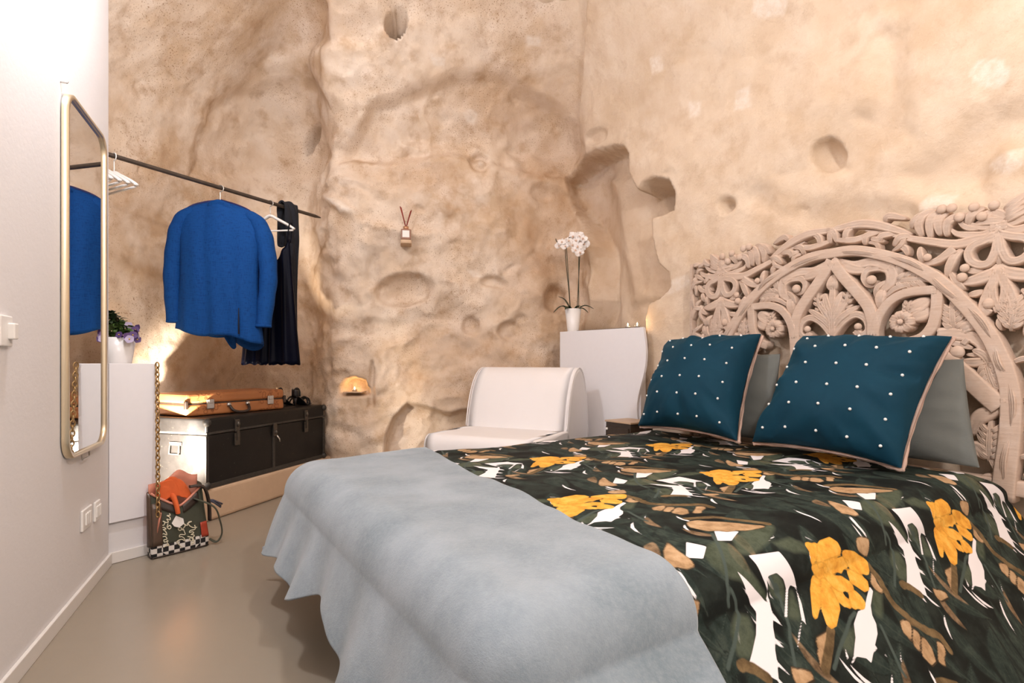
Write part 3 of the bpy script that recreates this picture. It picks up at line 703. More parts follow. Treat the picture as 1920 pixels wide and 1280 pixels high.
def lobed(base, tip, w_, n=4, bend=0.0):
    base = np.asarray(base, float); tip = np.asarray(tip, float); d = tip-base; L = np.linalg.norm(d); d = d/L; nn = np.array([-d[1], d[0]])
    mid = (base+tip)/2+nn*bend; st = [([base, mid, tip], w_*.30, 'leaf')]
    for k in range(n):
        f = .12+.72*k/n; c = base+(tip-base)*f+nn*bend*4*f*(1-f); l = w_*(1.05-.55*abs(f-.35))
        for sg in (-1, 1):
            st.append(([c, c+(d*.45+nn*sg*.75)*l*.6, c+(d*.95+nn*sg*.95)*l], w_*.27, 'leaf'))
    return st
def ballp(c, r, both=True):
    for sgn in ((1, -1) if both else (1,)):
        mb = MB(); mb.ball((c[0]*sgn, -.024, c[1]), (r, r*.7, r), 14, 8); mb.build('carved_boss', M['carved'], hb); occ_add([(c[0]*sgn, c[1])], [r])
def rosette(c, r, both=True):
    for sgn in ((1, -1) if both else (1,)):
        mb = MB(); cc = np.array([c[0]*sgn, c[1]])
        for k in range(7):
            a = 2*math.pi*k/7; d = np.array([math.cos(a), math.sin(a)]); C = cat([cc+d*r*.1, cc+d*r*.6, cc+d*r], 4); ribbon(mb, C, r*.42*np.sin(np.linspace(.25, 2.75, len(C)))**.6, .034, 'leaf', -.006)
        mb.ball((cc[0], -.040, cc[1]), (r*.26, r*.2, r*.26), 10, 6); mb.build('carved_rosette', M['carved'], hb)
# great arch
arch = HP(2, [(0, 392), (200, 388), (400, 418), (600, 478), (760, 555), (900, 645), (1050, 785), (1180, 930), (1290, 1085), (1370, 1250)])
foot = HP(3, [(712, 500), (748, 650), (752, 850), (735, 1050), (715, 1200)])
half = np.vstack([arch, foot]); half = half[half[:, 0] > .02]
apex = np.array([[0, half[0, 1]+.004]])
fullarch = np.vstack([half[::-1]*np.array([-1, 1]), apex, half])
fullarch = np.vstack([[fullarch[0]+np.array([.01, -.12])], fullarch, [fullarch[-1]+np.array([-.01, -.12])]])
mb = MB(); C = cat(fullarch, 4); ribbon(mb, C, .024+.013*np.abs(np.linspace(-1, 1, len(C)))**1.5, .040, 'band', 0, False); mb.build('great_arch', M['carved'], hb)
# long leaves laid along the arch
for k in range(7):
    i0 = len(C)//2+int((k+.15)*len(C)/2/7.4); i1 = min(len(C)-1, i0+int(len(C)/2/6.4)); Cs = C[i0:i1]
    if len(Cs) < 3: continue
    off = np.array([.008, .006])*(1 if k % 2 else -1)
    piece('arch_leaf', [(np.array([Cs[0], Cs[len(Cs)//2]+off, Cs[-1]]), .011, 'leaf')], True, .052)
# pointed inner arch
ia = HP(2, [(-15, 470), (120, 605), (220, 715), (310, 830), (348, 950), (350, 1060)])
ia[0, 0] = 0; piece('pointed_arch', [(np.vstack([ia, ia[-1]+np.array([-.01, -.15])]), .026, 'const', 'band')], th=.036)
# side loops with their flower
loop = HP(2, [(360, 1060), (385, 940), (440, 840), (520, 765), (630, 720), (760, 705), (860, 700)])
piece('loop_frame', [(loop, .019, 'const', 'band')], th=.036)
lp2 = HP(2, [(862, 690), (858, 800), (848, 900), (815, 1000), (740, 1080), (650, 1110)]); piece('loop_frame', [(lp2, .021, 'const', 'band')], th=.036)
ro = HP(2, [(575, 955)])[0]; rosette(ro, .050)
L1 = HP(2, [(610, 900), (640, 780), (600, 900), (790, 770), (640, 920), (800, 860)])
piece('carved_leaf', lobed(L1[0], L1[1], .028, 3)); piece('carved_leaf', [([L1[2], (L1[2]+L1[3])/2, L1[3]], .034, 'leaf'), ([L1[4], (L1[4]+L1[5])/2, L1[5]], .036, 'leaf')])
# scroll between the arches
piece('carved_scroll', [(HP(2, [(40, 455), (180, 500), (330, 478), (440, 500), (490, 560), (480, 640), (420, 700), (400, 760)]), .028, 'leaf'), (HP(2, [(470, 540), (400, 520), (300, 540), (262, 600), (290, 660), (345, 660), (360, 620)]), .022, 'tip')])
ballp(HP(2, [(335, 622)])[0], .022)
piece('carved_leaf', lobed(HP(2, [(500, 640)])[0], HP(2, [(800, 625)])[0], .045, 4, .01))
piece('carved_leaf', [(HP(2, [(80, 470), (170, 530), (300, 540)]), .026, 'leaf'), (HP(2, [(420, 690), (400, 760), (390, 850)]), .024, 'leaf'), (HP(2, [(560, 590), (560, 520), (620, 500)]), .020, 'leaf')])
piece('carved_leaf', [(HP(2, [(430, 760), (520, 690), (640, 650), (690, 640)]), .014, 'leaf')])
# palmette inside the pointed arch
cz = HP(2, [(-10, 1050)])[0][1]; tz = HP(1, [(1270, 580)])[0][1]
piece('palmette_stem', [([(0, cz-.12), (0, cz-.02), (0, cz+.09), (0, tz-.06), (0, tz)], .020, 'leaf')], False, .034)
for k, (dx, dz, w_) in enumerate([(.035, .20, .020), (.065, .17, .020), (.095, .125, .019)]):
    piece('palmette_leaf', [([(0, cz), (dx*.25, cz+dz*.45), (dx*.8, cz+dz*.8), (dx*1.25, cz+dz)], w_, 'leaf')], True, .036)
piece('palmette_scroll', [([(0, cz-.01), (.05, cz+.055), (.105, cz+.085), (.15, cz+.06), (.16, cz+.01), (.13, cz-.015), (.105, cz+.01)], .018, 'const')]); ballp((.118, cz+.028), .017)
piece('palmette_scroll', [([(.005, cz-.06), (.06, cz-.03), (.11, cz-.045), (.15, cz-.07)], .018, 'leaf'), ([(.005, cz-.09), (.05, cz-.085), (.10, cz-.12)], .018, 'leaf')])
piece('carved_leaf', lobed((.055, cz+.10), (.075, cz+.215), .030, 3)); piece('carved_rosette_bud', [([(0, tz-.05), (.012, tz-.02), (.0, tz+.03)], .018, 'leaf')], True)
# foliage right of the loop and below
piece('carved_leaf', lobed(HP(2, [(990, 1040)])[0], HP(2, [(965, 775)])[0], .045, 4))
piece('carved_leaf', [(HP(2, [(1040, 1050), (1100, 990), (1180, 1000)]), .026, 'leaf')])
piece('carved_scroll', [(HP(2, [(860, 1060), (1000, 1050), (1130, 1080), (1205, 1150), (1180, 1210), (1080, 1215)]), .032, 'tip'), (HP(2, [(1100, 1090), (1060, 1130)]), .012, 'const')]); ballp(HP(2, [(1020, 1195)])[0], .026)
piece('lower_loop', [(HP(3, [(180, 440), (280, 430), (380, 500), (480, 590), (580, 680), (675, 760)]), .036, 'const', 'band')], th=.038)
piece('lower_loop', [(HP(3, [(675, 750), (590, 800), (510, 850), (470, 960)]), .030, 'leaf')])
piece('carved_leaf', lobed(HP(3, [(560, 430)])[0], HP(3, [(655, 690)])[0], .042, 5)); piece('carved_leaf', lobed(HP(3, [(590, 1160)])[0], HP(3, [(600, 840)])[0], .042, 5))
piece('carved_leaf', [(HP(3, [(440, 1040), (520, 1060), (570, 1130)]), .030, 'leaf'), (HP(3, [(400, 440), (500, 450), (600, 420)]), .020, 'leaf')])
piece('carved_leaf', [(HP(3, [(600, 480), (560, 400), (470, 360)]), .018, 'leaf'), (HP(3, [(690, 540), (640, 470), (610, 380)]), .014, 'leaf')])
# spandrel: hanging drops framed by scrolls on an axis
ax_ = HP(4, [(905, 900)])[0][0]
def span(pts_): return HP(4, pts_)
def mir(Pq): return np.stack([2*ax_-Pq[:, 0], Pq[:, 1]], 1)
for nm, pts_, w_, kd in [('carved_scroll', [(900, 590), (870, 760), (800, 890), (690, 915), (600, 870), (575, 780), (640, 700), (760, 650), (880, 590)], .017, 'const'),
                         ('carved_scroll', [(905, 900), (850, 990), (740, 1050), (600, 1090), (470, 1100)], .026, 'leaf'),
                         ('carved_scroll', [(905, 960), (850, 1100), (790, 1220), (740, 1380), (800, 1450)], .020, 'const'),
                         ('carved_scroll', [(960, 1000), (975, 1150), (960, 1280), (900, 1420)], .016, 'const'),
                         ('carved_leaf', [(900, 480), (760, 590), (560, 590), (430, 570), (370, 520)], .024, 'tip'),
                         ('carved_leaf', [(1000, 480), (860, 500), (700, 500), (560, 470), (470, 400)], .022, 'tip')]:
    Pq = span(pts_); piece(nm, [(Pq, w_, kd)]); piece(nm, [(mir(Pq), w_, kd)])
piece('carved_stem', [(span([(905, 460), (900, 640), (900, 800), (905, 930)]), .016, 'leaf')])
ballp(span([(510, 1050)])[0], .019); ballp(span([(540, 950)])[0], .017); ballp(HP(2, [(1270, 810)])[0], .021)
piece('carved_leaf', lobed(HP(2, [(1440, 1000)])[0], HP(2, [(1440, 720)])[0], .046, 4)); piece('carved_leaf', lobed(HP(3, [(740, 230)])[0], HP(3, [(790, 20)])[0], .04, 4))
# long leaf above the arch, crest curls
piece('crest_leaf', [(span([(870, 610), (640, 650), (420, 690), (160, 660), (-100, 620), (-330, 570), (-560, 540)]), .026, 'tip')])
piece('crest_leaf', [(HP(2, [(640, 260), (500, 215), (360, 180), (220, 175), (60, 210), (-60, 235)]), .022, 'leaf')])
piece('crest_leaf', [(span([(420, 740), (250, 860), (120, 900), (30, 940)]), .022, 'tip'), (span([(500, 740), (420, 830), (360, 950), (330, 1050)]), .019, 'leaf')]); ballp(span([(135, 835)])[0], .016)
for pts_ in ([(60, 600), (30, 480), (90, 370), (200, 320)], [(150, 620), (150, 480), (190, 380), (280, 320)], [(260, 590), (240, 480), (270, 400), (360, 330)], [(330, 600), (340, 470), (430, 400), (560, 360)], [(560, 480), (590, 400), (660, 330), (740, 290)], [(700, 430), (760, 380), (860, 330)], [(640, 470), (800, 440), (900, 440), (1030, 430)], [(820, 330), (900, 360), (1020, 400)]):
    piece('crest_curl', [(span(pts_), .020, 'leaf')])
for c_ in ((290, 310), (400, 300), (480, 400), (640, 290), (730, 390), (860, 270)): ballp(span([c_])[0], .019)
piece('fan_leaf', [(span([(960, 330+40*k), (1060, 250+45*k), (1200, 130+62*k)]), .018, 'leaf') for k in range(4)], th=.034)
for pts_ in ([(-10, 330), (10, 240), (100, 180)], [(120, 330), (130, 240), (200, 180)], [(270, 340), (290, 270), (380, 240)], [(390, 330), (410, 270), (520, 250)], [(500, 350), (560, 280), (640, 270)], [(30, 300), (200, 300), (330, 240)], [(430, 160), (470, 110), (600, 130)], [(640, 210), (690, 130), (780, 80)]):
    piece('crest_curl', [(HP(2, pts_), .017, 'leaf')])
# small foliage fills the remaining openings of the outer field
rs = np.random.RandomState(21)
def inside(x, y):
    return 0 < y < HTOP and abs(x) < .845
cnt = 0
for k in range(5200):
    if cnt >= 85: break
    x = rs.uniform(.02, .84); y = rs.uniform(.0, HTOP-.02); L = rs.uniform(.05, .10); a = rs.uniform(0, 2*math.pi); bnd = rs.uniform(-.5, .5)
    d = np.array([math.cos(a), math.sin(a)]); nn = np.array([-d[1], d[0]]); c0 = np.array([x, y]); Pq = [c0, c0+d*L*.5+nn*L*bnd*.5, c0+d*L]
    if not all(inside(*p) for p in Pq) or Pq[-1][0] < .02: continue
    # keep the openings of the loops, drops and palmette free
    if np.hypot(x-ro[0], y-ro[1]) < .15 or (x < .17 and y < tz): continue
    C = cat(Pq, 5); wd = wprof(len(C), rs.uniform(.010, .016), 'leaf'); hits = 0
    for q in C: 
        i, j = int((q[0]-OX0)/OD), int((q[1]-OZ0)/OD); hits += OCC[min(359, max(0, i)), min(259, max(0, j))]
    r_ = hits/len(C)
    near_edge = x > .72 or y > HTOP-.12
    if r_ > (.45 if near_edge else .34) or (r_ == 0 and not near_edge): continue
    piece('foliage_leaf', [(Pq, wd.max(), 'leaf')], th=rs.uniform(.020, .032)); cnt += 1
# edge stiles that hold the openwork
piece('edge_stile', [([(.838, -.02), (.838, .4), (.838, .8), (.836, HTOP-.03)], .007, 'const', 'band')], th=.020)
piece('bottom_rail', [([(0, .01), (.4, .01), (.84, .01)], .03, 'const', 'band')], th=.03)
# ------------------------------------------------------------------ wall mirror
def wall_pt(px, py): return ray_plane(px, py, CW, WN)
ma = wall_pt(112, 858); mb_ = wall_pt(188, 826)
ka = (ma-CW).dot(WD); kb = (mb_-CW).dot(WD)          # distance from the partition's end
mz0, mz1 = .575, 1.885; mw = ka-kb
tm = thing('wall_mirror', 'tall brass-framed mirror with rounded corners on the white partition', 'mirror', tuple(CW+WD*(ka+kb)/2+WN*.004+np.array([0, 0, mz0])))
def rrect(w_, h_, r, n=8):
    P = []
    for cx, cz, a0 in ((w_/2-r, h_-r, 0), (-w_/2+r, h_-r, 90), (-w_/2+r, r, 180), (w_/2-r, r, 270)):
        for k in range(n+1):
            a = math.radians(a0+90*k/n); P.append((cx+r*math.cos(a), cz+r*math.sin(a)))
    return P
mh = mz1-mz0
o1 = rrect(mw, mh, .07); o2 = [(x*(1-.026/mw), (z-mh/2)*(1-.026/mh)+mh/2) for x, z in o1]
mbm = MB(); n = len(o1)
V = [np.array(WD)*x+np.array([0, 0, z])+WN*d for (pl, d) in ((o1, 0), (o1, .021), (o2, .021), (o2, .010)) for x, z in pl]
mbm.add(V, [(k*n+i, k*n+(i+1) % n, (k+1)*n+(i+1) % n, (k+1)*n+i) for k in range(3) for i in range(n)]); mbm.build('frame', M['brass'], tm)
mbm = MB(); mbm.add([WD*x+np.array([0, 0, z])+WN*.011 for x, z in o2], [tuple(range(n))]); mbm.build('mirror_glass', M['mirror_glass'], tm, smooth_=False)
mbm = MB(); mbm.tube([WD*.06+np.array([0, 0, .0])+WN*.01, WD*.06+np.array([0, 0, -.025])+WN*.012, -WD*.03+np.array([0, 0, -.025])+WN*.012, -WD*.03+WN*.01], .003, 6); mbm.build('hanging_bracket', M['steel'], tm)
# switch and sockets
P = wall_pt(3, 620); tb = thing('light_switch', 'white wall switch on the partition near the mirror', 'switch', tuple(P))
mbm = MB(); mbm.box(WN*.006, (.075, .012, .085), ax=[WD, WN, (0, 0, 1)]); mbm.build('plate', M['plastic'], tb, smooth_=False, bevel=.004)
mbm = MB(); mbm.box(WN*.018-WD*.018, (.028, .018, .045), ax=[WD, WN, (0, 0, 1)]); mbm.build('rocker', M['plastic'], tb, smooth_=False, bevel=.004)
for (px, py, lab) in ((159, 971, 'white double socket plate low on the partition below the mirror'), (179, 957, 'white ribbed socket plate low on the partition, next to its end')):
    P = wall_pt(px, py); tb = thing('wall_socket', lab, 'socket', tuple(P), group=None)
    mbm = MB(); mbm.box(WN*.005, (.118 if px < 170 else .07, .010, .082), ax=[WD, WN, (0, 0, 1)]); mbm.build('plate', M['plastic'], tb, smooth_=False, bevel=.004)
    for k in range(3):
        mbm = MB(); mbm.box(WN*.012+WD*(k-1)*.022, (.018, .006, .045), ax=[WD, WN, (0, 0, 1)]); mbm.build('socket_module', M['plastic'], tb, smooth_=False, bevel=.002)
P = wall_pt(113, 207); tag(mesh('wall_nail', *(lambda q: (q.v, q.f))(MB().tube([(0, 0, 0), WN*.02, WN*.022+np.array([0, 0, .006])], .0025, 6)), M['steel']), 'small nail in the partition above the mirror', 'nail').location = P+np.array([0, 0, .10])

# ------------------------------------------------------------------ black trunk
t = NT('worn_black_paint'); a = t.noise(6, 6, .7); b = t.noise(45, 5, .75)
c = t.mix(a, (.006, .0055, .005), (.014, .012, .011)); c = t.mix(t.ramp(b, [(.64, 0), (.70, .8)]), c, (.10, .08, .06))
t.set('Base Color', c); t.set('Specular IOR Level', .3); t.set('Roughness', t.ramp(a, [(.3, .36), (.7, .55)])); t.bump(b, .15, .003); M['trunk'] = t.m
M['trunk_edge'] = simple('worn_trunk_edge', (.035, .030, .025), .55, var=.7, scale=60, bump=.3)
M['old_metal'] = simple('tarnished_latch_metal', (.10, .085, .07), .45, .7, var=.4, scale=60)
tl, td, th = 1.10, .50, .408
AX = [TL, TD, np.array([0, 0, 1.])]
tr = thing('storage_trunk', 'long worn black trunk with metal latches on the stone ledge', 'trunk', tuple(TA))
def tloc(a, b, c): return TL*a+TD*b+np.array([0, 0, c])
mbm = MB(); mbm.box(tloc(tl/2, td/2, .155), (tl, td, .31), ax=AX); mbm.build('body', M['trunk'], tr, smooth_=False, bevel=.006)
mbm = MB(); mbm.box(tloc(tl/2, td/2, .361), (tl+.008, td+.008, .094), ax=AX); mbm.build('lid', M['trunk'], tr, smooth_=False, bevel=.014)
for (p, q) in (((0, 0), (1, 0)), ((0, 0), (0, 1)), ((1, 0), (1, 1))):      # bottom and lid edge strips
    for z_, hgt in ((.014, .028), (.320, .014)):
        a0 = np.array([p[0]*tl, p[1]*td]); a1 = np.array([q[0]*tl, q[1]*td]); c_ = (a0+a1)/2; d_ = np.abs(a1-a0)
        mbm = MB(); mbm.box(tloc(c_[0], c_[1], z_), (d_[0]+.012, d_[1]+.012, hgt), ax=AX); mbm.build('edge_strip', M['trunk_edge'], tr, smooth_=False, bevel=.003)
for a_ in (0, tl*.5, tl):
    mbm = MB(); mbm.box(tloc(a_, 0, .16), (.022, .010, .29), ax=AX); mbm.build('upright_strip', M['trunk_edge'], tr, smooth_=False, bevel=.003)
for a_ in (0, tl):
    for b_ in (0, td):
        for z_ in (.018, .385):
            mbm = MB(); mbm.ball(tloc(a_, b_, z_), (.024, .024, .024), 8, 6); mbm.build('corner_cap', M['trunk_edge'], tr)
for a_ in (tl*.20, tl*.80):
    mbm = MB(); mbm.box(tloc(a_, -.008, .345), (.034, .012, .075), ax=AX); mbm.ball(tloc(a_, -.014, .355), (.014, .012, .018)); la = mbm.build('latch', M['old_metal'], tr, smooth_=False, bevel=.003)
    mbm = MB(); mbm.box(tloc(a_, -.008, .262), (.040, .010, .075), ax=AX); mbm.box(tloc(a_, -.016, .285), (.016, .010, .06), ax=AX); mbm.build('latch_plate', M['old_metal'], la, smooth_=False, bevel=.002)
mbm = MB(); mbm.box(tloc(tl*.5, -.012, .28), (.034, .010, .085), ax=AX); mbm.ball(tloc(tl*.5, -.018, .265), (.013, .010, .013)); mbm.build('lock_plate', M['old_metal'], tr, smooth_=False, bevel=.003)
mbm = MB(); mbm.tube([tloc(tl*.5+.012, -.018, .24), tloc(tl*.5+.03, -.022, .215), tloc(tl*.5+.035, -.02, .195)], .005, 6); mbm.build('key_tag', M['steel'], tr)
# ring handle on the end
mbm = MB(); mbm.box(tloc(-.006, td*.45, .255), (.008, .09, .022), ax=AX); ha = mbm.build('end_handle', M['old_metal'], tr, smooth_=False, bevel=.003)
mbm = MB(); mbm.tube([tloc(-.012, td*.45-.035, .25), tloc(-.018, td*.45-.035, .195), tloc(-.018, td*.45+.035, .195), tloc(-.012, td*.45+.035, .25)], .0045, 8); mbm.build('handle_ring', M['old_metal'], ha)

# ------------------------------------------------------------------ tan suitcase on the trunk
ZTR = TA[2]+th+.0015
t = NT('tooled_tan_leather'); x = t.n('ShaderNodeTexVoronoi', Scale=34.0); t.t.links.new(t.obj(), x.inputs['Vector']); n1 = t.noise(8, 5, .6)
sx = t.n('ShaderNodeSeparateXYZ'); t.t.links.new(t.obj(), sx.inputs[0])
bd = t.math('ADD', t.ramp(t.math('ABSOLUTE', t.math('SUBTRACT', sx.outputs[0], .14)), [(0, 1), (.075, 1), (.08, 0)]), t.ramp(t.math('ABSOLUTE', t.math('SUBTRACT', sx.outputs[0], .56)), [(0, 1), (.075, 1), (.08, 0)]))
c = t.mix(n1, (.36, .125, .04), (.50, .20, .07)); ring = t.ramp(x.outputs['Distance'], [(.30, 0), (.38, 1), (.46, 1), (.54, 0)])
c = t.mix(t.math('MULTIPLY', t.math('MULTIPLY', ring, bd), .75), c, (.20, .055, .015)); t.set('Base Color', c); t.set('Roughness', .42); t.bump(t.math('MULTIPLY', ring, bd), .2, .003); M['tan_leather'] = t.m
M['dark_trim'] = simple('dark_leather_trim', (.035, .022, .016), .45, var=.3)
SA = at(349, 782, ZTR); SBp = at(533, 766, ZTR); sd_ = SBp-SA; sl = np.linalg.norm(sd_); sd_ /= sl; rz = math.atan2(sd_[1], sd_[0])
sw, sh = .32, .138
su = thing('suitcase', 'old tan leather suitcase with tooled bands lying on the black trunk', 'suitcase', tuple(SA), rz)
def slab(z0, z1, inset=0):
    m_ = MB(); m_.box((sl/2, sw/2, (z0+z1)/2), (sl-inset, sw-inset, z1-z0)); return m_
slab(.001, sh*.52).build('lower_shell', M['tan_leather'], su, smooth_=False, bevel=.014)
slab(sh*.545, sh).build('lid', M['tan_leather'], su, smooth_=False, bevel=.018)
slab(sh*.50, sh*.56, .010).build('seam_rim', M['dark_trim'], su, smooth_=False, bevel=.002)
for x_ in (.0, sl):
    mbm = MB(); mbm.box((x_, .002, sh*.5), (.020, .022, .05)); mbm.build('corner_guard', M['dark_trim'], su, smooth_=False, bevel=.006)
for x_ in (.145, sl-.115):
    mbm = MB(); mbm.box((x_, -.005, sh*.50), (.046, .012, .058)); cl = mbm.build('clasp', M['steel'], su, smooth_=False, bevel=.004)
    mbm = MB(); mbm.box((x_, -.013, sh*.62), (.030, .008, .026)); mbm.build('clasp_lever', M['steel'], cl, smooth_=False, bevel=.003)
for x_ in (sl*.5-.075, sl*.5+.055):
    mbm = MB(); mbm.ball((x_, -.006, sh*.42), (.016, .012, .014)); mbm.build('handle_mount', M['steel'], su)
mbm = MB(); mbm.tube(cat([(sl*.5-.075, -.012, sh*.38), (sl*.5-.066, -.034, sh*.18), (sl*.5-.03, -.040, sh*.08), (sl*.5+.02, -.040, sh*.08), (sl*.5+.048, -.034, sh*.18), (sl*.5+.055, -.012, sh*.38)], 5), .009, 8); mbm.build('handle', M['dark_trim'], su)

# ------------------------------------------------------------------ strappy black heeled sandals on the trunk
M['black_leather'] = simple('black_leather', (.010, .010, .012), .35, var=.2)
def sandal(loc, rz, label, tilt):
    sa = thing('heeled_sandal', label, 'shoe', tuple(loc), rz)
    prof = cat([(0, .072), (.03, .068), (.075, .040), (.12, .008), (.17, .005), (.215, .010)], 5)
    G = [[(x, yy*(.020+.018*math.sin(min(1, x/.215)*math.pi*.9)), z_) for yy in np.linspace(-1, 1, 7)] for x, z_ in prof]
    mbm = MB(); mbm.grid(G); mbm.build('sole', M['black_leather'], sa, solid=.006)
    mbm = MB(); mbm.tube([(.022, 0, .070), (.016, 0, .035), (.012, 0, .0015)], [.016, .010, .008], 8); mbm.build('heel', M['black_leather'], sa)
    for x_, z_, r_, hh_ in ((.165, .006, .036, .045), (.135, .010, .034, .050), (.03, .070, .030, .060)):
        mbm = MB(); mbm.tube([(x_+.01*math.sin(a), r_*math.cos(a), z_+hh_*math.sin(a)) for a in np.linspace(0, math.pi, 14)], .0075, 6, flat=.5); mbm.build('strap', M['black_leather'], sa)
    mbm = MB(); mbm.grid([[(.0+.02*math.sin(v)*0-.004*u, .028*math.sin(a), .072+u*.06) for a in np.linspace(-1.4, 1.4, 9)] for u, v in zip(np.linspace(0, 1, 5), np.linspace(0, 1, 5))]); 
    mbm = MB(); mbm.grid([[(.028-.036*math.cos(a), .028*math.sin(a), .070+u*.055) for a in np.linspace(-1.5, 1.5, 11)] for u in np.linspace(0, 1, 5)]); mbm.build('heel_cup', M['black_leather'], sa, solid=.003)
    mbm = MB(); mbm.box((.035, .033, .128), (.014, .004, .012)); mbm.build('buckle', M['steel'], sa, smooth_=False)
sp = at(548, 768, ZTR); sp2 = at(574, 757, ZTR)
sandal(TA+tloc(.885, .10, th+.0025), math.atan2(.96, .28)+.15, 'black strappy heeled sandal standing nearer the suitcase end', 0)
sandal(TA+tloc(.86, .235, th+.0025), math.atan2(.96, .28)-.10, 'black strappy heeled sandal standing behind the other one on the trunk', 0)

# ------------------------------------------------------------------ clothes rail
ZR = 1.95
R1 = at(205, 290, ZR); R2 = at(601, 408, ZR); RD = (R2-R1)/np.linalg.norm(R2-R1)
def rail(px):
    "the point of the rail seen at pixel column px"
    k = (px-CX)/F; tt = (R1[0]-k*R1[1])/(k*RD[1]-RD[0]); return R1+RD*tt
RS = R1-RD*1.35
mbm = MB(); mbm.tube([R*1.0-RS for R in (RS, R1, rail(400), R2-RD*.05, R2)], [.0115, .0115, .0115, .0115, .004], 10)
o = mbm.build('clothes_rail', M['iron']); o.location = RS; tag(o, 'thin dark iron clothes rail running from the partition to the rock', 'rail')
M['white_wood'] = simple('white_painted_wood', (.82, .79, .75), .45, var=.03)
def hanger(P, ang, label, name='coat_hanger', group=None, half=.205, tilt=0.0, low=0.0):
    "hangs from the rail at P; ang = direction of its arms in plan"
    hg = thing(name, label, 'hanger', tuple(P), ang, group)
    mbm = MB(); hk = [(.018*math.cos(a), 0, .018*math.sin(a)-.004) for a in np.linspace(-.5, math.pi+.15, 12)][::-1]
    pts_ = [(0, 0, -.085-low), (0, 0, -.045)]+[(.019*math.cos(a), 0, .019*math.sin(a)-.0040) for a in np.linspace(-math.pi/2, math.pi*1.05, 14)]
    mbm.tube(cat(pts_, 2), .0028, 6); mbm.build('hook', M['steel'] if name != 'coat_hanger' else M['white_wood'], hg)
    arm = cat([(-half, 0, -.175), (-half*.75, 0, -.148), (-half*.3, 0, -.108), (0, 0, -.085), (half*.3, 0, -.108), (half*.75, 0, -.148), (half, 0, -.175)], 5)
    arm[:, 2] -= low
    arm[:, 2] += tilt*arm[:, 0]
    mbm = MB(); n_ = len(arm); mbm.tube(arm, .0140-.004*np.abs(np.linspace(-1, 1, n_)), 8, flat=.75); mbm.build('shoulder_bar', M['white_wood'], hg)
    mbm = MB(); mbm.tube([(-half*.95, 0, -.182-tilt*half-low), (half*.95, 0, -.182+tilt*half-low)], .0055, 6); mbm.build('trouser_bar', M['white_wood'], hg)
    return hg
perp = math.atan2(-RD[0], RD[1])      # square to the rail
for k in range(4):
    P = rail(214)-RD*.036*k; hanger(P, perp, 'empty white hanger in the bunch at the partition end of the rail', group='empty hangers bunched on the rail')

# ------------------------------------------------------------------ blue jacket
t = NT('cobalt_wool'); mp = t.n('ShaderNodeMapping'); t.t.links.new(t.obj(), mp.inputs['Vector']); mp.inputs['Scale'].default_value = (1, 1, .12)
wa = t.noise(260, 2, .5, mp.outputs[0]); mp2 = t.n('ShaderNodeMapping'); t.t.links.new(t.obj(), mp2.inputs['Vector']); mp2.inputs['Scale'].default_value = (.12, .12, 1)
wb = t.noise(260, 2, .5, mp2.outputs[0]); ws = t.math('ADD', wa, wb)
c = t.mix(t.ramp(ws, [(.6, 0), (1.4, 1)]), (.002, .026, .125), (.005, .054, .215)); t.set('Base Color', c); t.set('Roughness', .85); t.set('Specular IOR Level', .15); t.bump(ws, .25, .002); M['jacket'] = t.m
M['satin_dark'] = simple('dark_slit', (.003, .006, .02), .9)
M['lining'] = simple('printed_lining', (.035, .03, .11), .4, var=.8, scale=40)
JP = rail(413); jrz = math.radians(4)
hanger(JP, jrz, 'white hanger carrying the blue jacket', 'jacket_hanger', half=.165, tilt=-.05, low=.048)
jk = thing('suit_jacket', 'cobalt blue woven jacket seen from the back on the rail', 'jacket', tuple(JP+np.array([0, 0, -.93])), jrz)
def zsh(x):  # shoulder line above the hem for x in -1..1 (local z of the hem ~ .08)
    return .855-.060*abs(x)-.055*np.abs(x)**6
tiltj = -.10
def jbody(side, nx=44, nv=40):
    G = []
    for v in np.linspace(0, 1, nv):
        row = []
        for x in np.linspace(-1, 1, nx):
            hw = .235+.012*(1-v)-.022*math.sin(math.pi*v)
            zt_ = zsh(x); z0 = .055+.012*math.sin(x*5)+(-.02*x); z_ = z0+(zt_-z0)*v
            dd = .085*math.sqrt(max(0, 1-abs(x)**2.6))*(1-v**7)*(.75+.35*(1-v))
            dd += .020*max(0, 1-(x/.28)**2)*v**3
            rip = .010*(1-v)**1.4*math.sin(x*9.5+.7)+.004*math.sin(x*17+v*6)*(1-v)
            row.append((x*hw+.018*(1-v)*0, side*(dd+rip*(1-abs(x)**6)), z_+tiltj*x*hw*.55))
        G.append(row)
    return np.array(G)
Gb = jbody(-1); mbm = MB(); mbm.grid(Gb); mbm.build('back_panel', M['jacket'], jk, solid=.004)
Gf = jbody(1); Gf[:, 20:30, 2] -= (.075*np.sin(np.linspace(0, math.pi, 10))[None, :]*(1-np.linspace(0, 1, 40))[:, None]**3)
mbm = MB(); mbm.grid(Gf[:, :27]); mbm.build('front_panel', M['jacket'], jk, solid=.004)
Gf2 = jbody(1); Gf2[..., 1] += .006; Gf2[:, 24:, 2] -= (.065*np.sin(np.linspace(.3, math.pi, 20))[None, :]*(1-np.linspace(0, 1, 40))[:, None]**3)
mbm = MB(); mbm.grid(Gf2[:, 24:]); mbm.build('front_panel', M['jacket'], jk, solid=.004)
Gl = jbody(1)*np.array([.96, .80, 1])+np.array([0, -.004, .012]); mbm = MB(); mbm.grid(Gl); mbm.build('lining', M['lining'], jk)
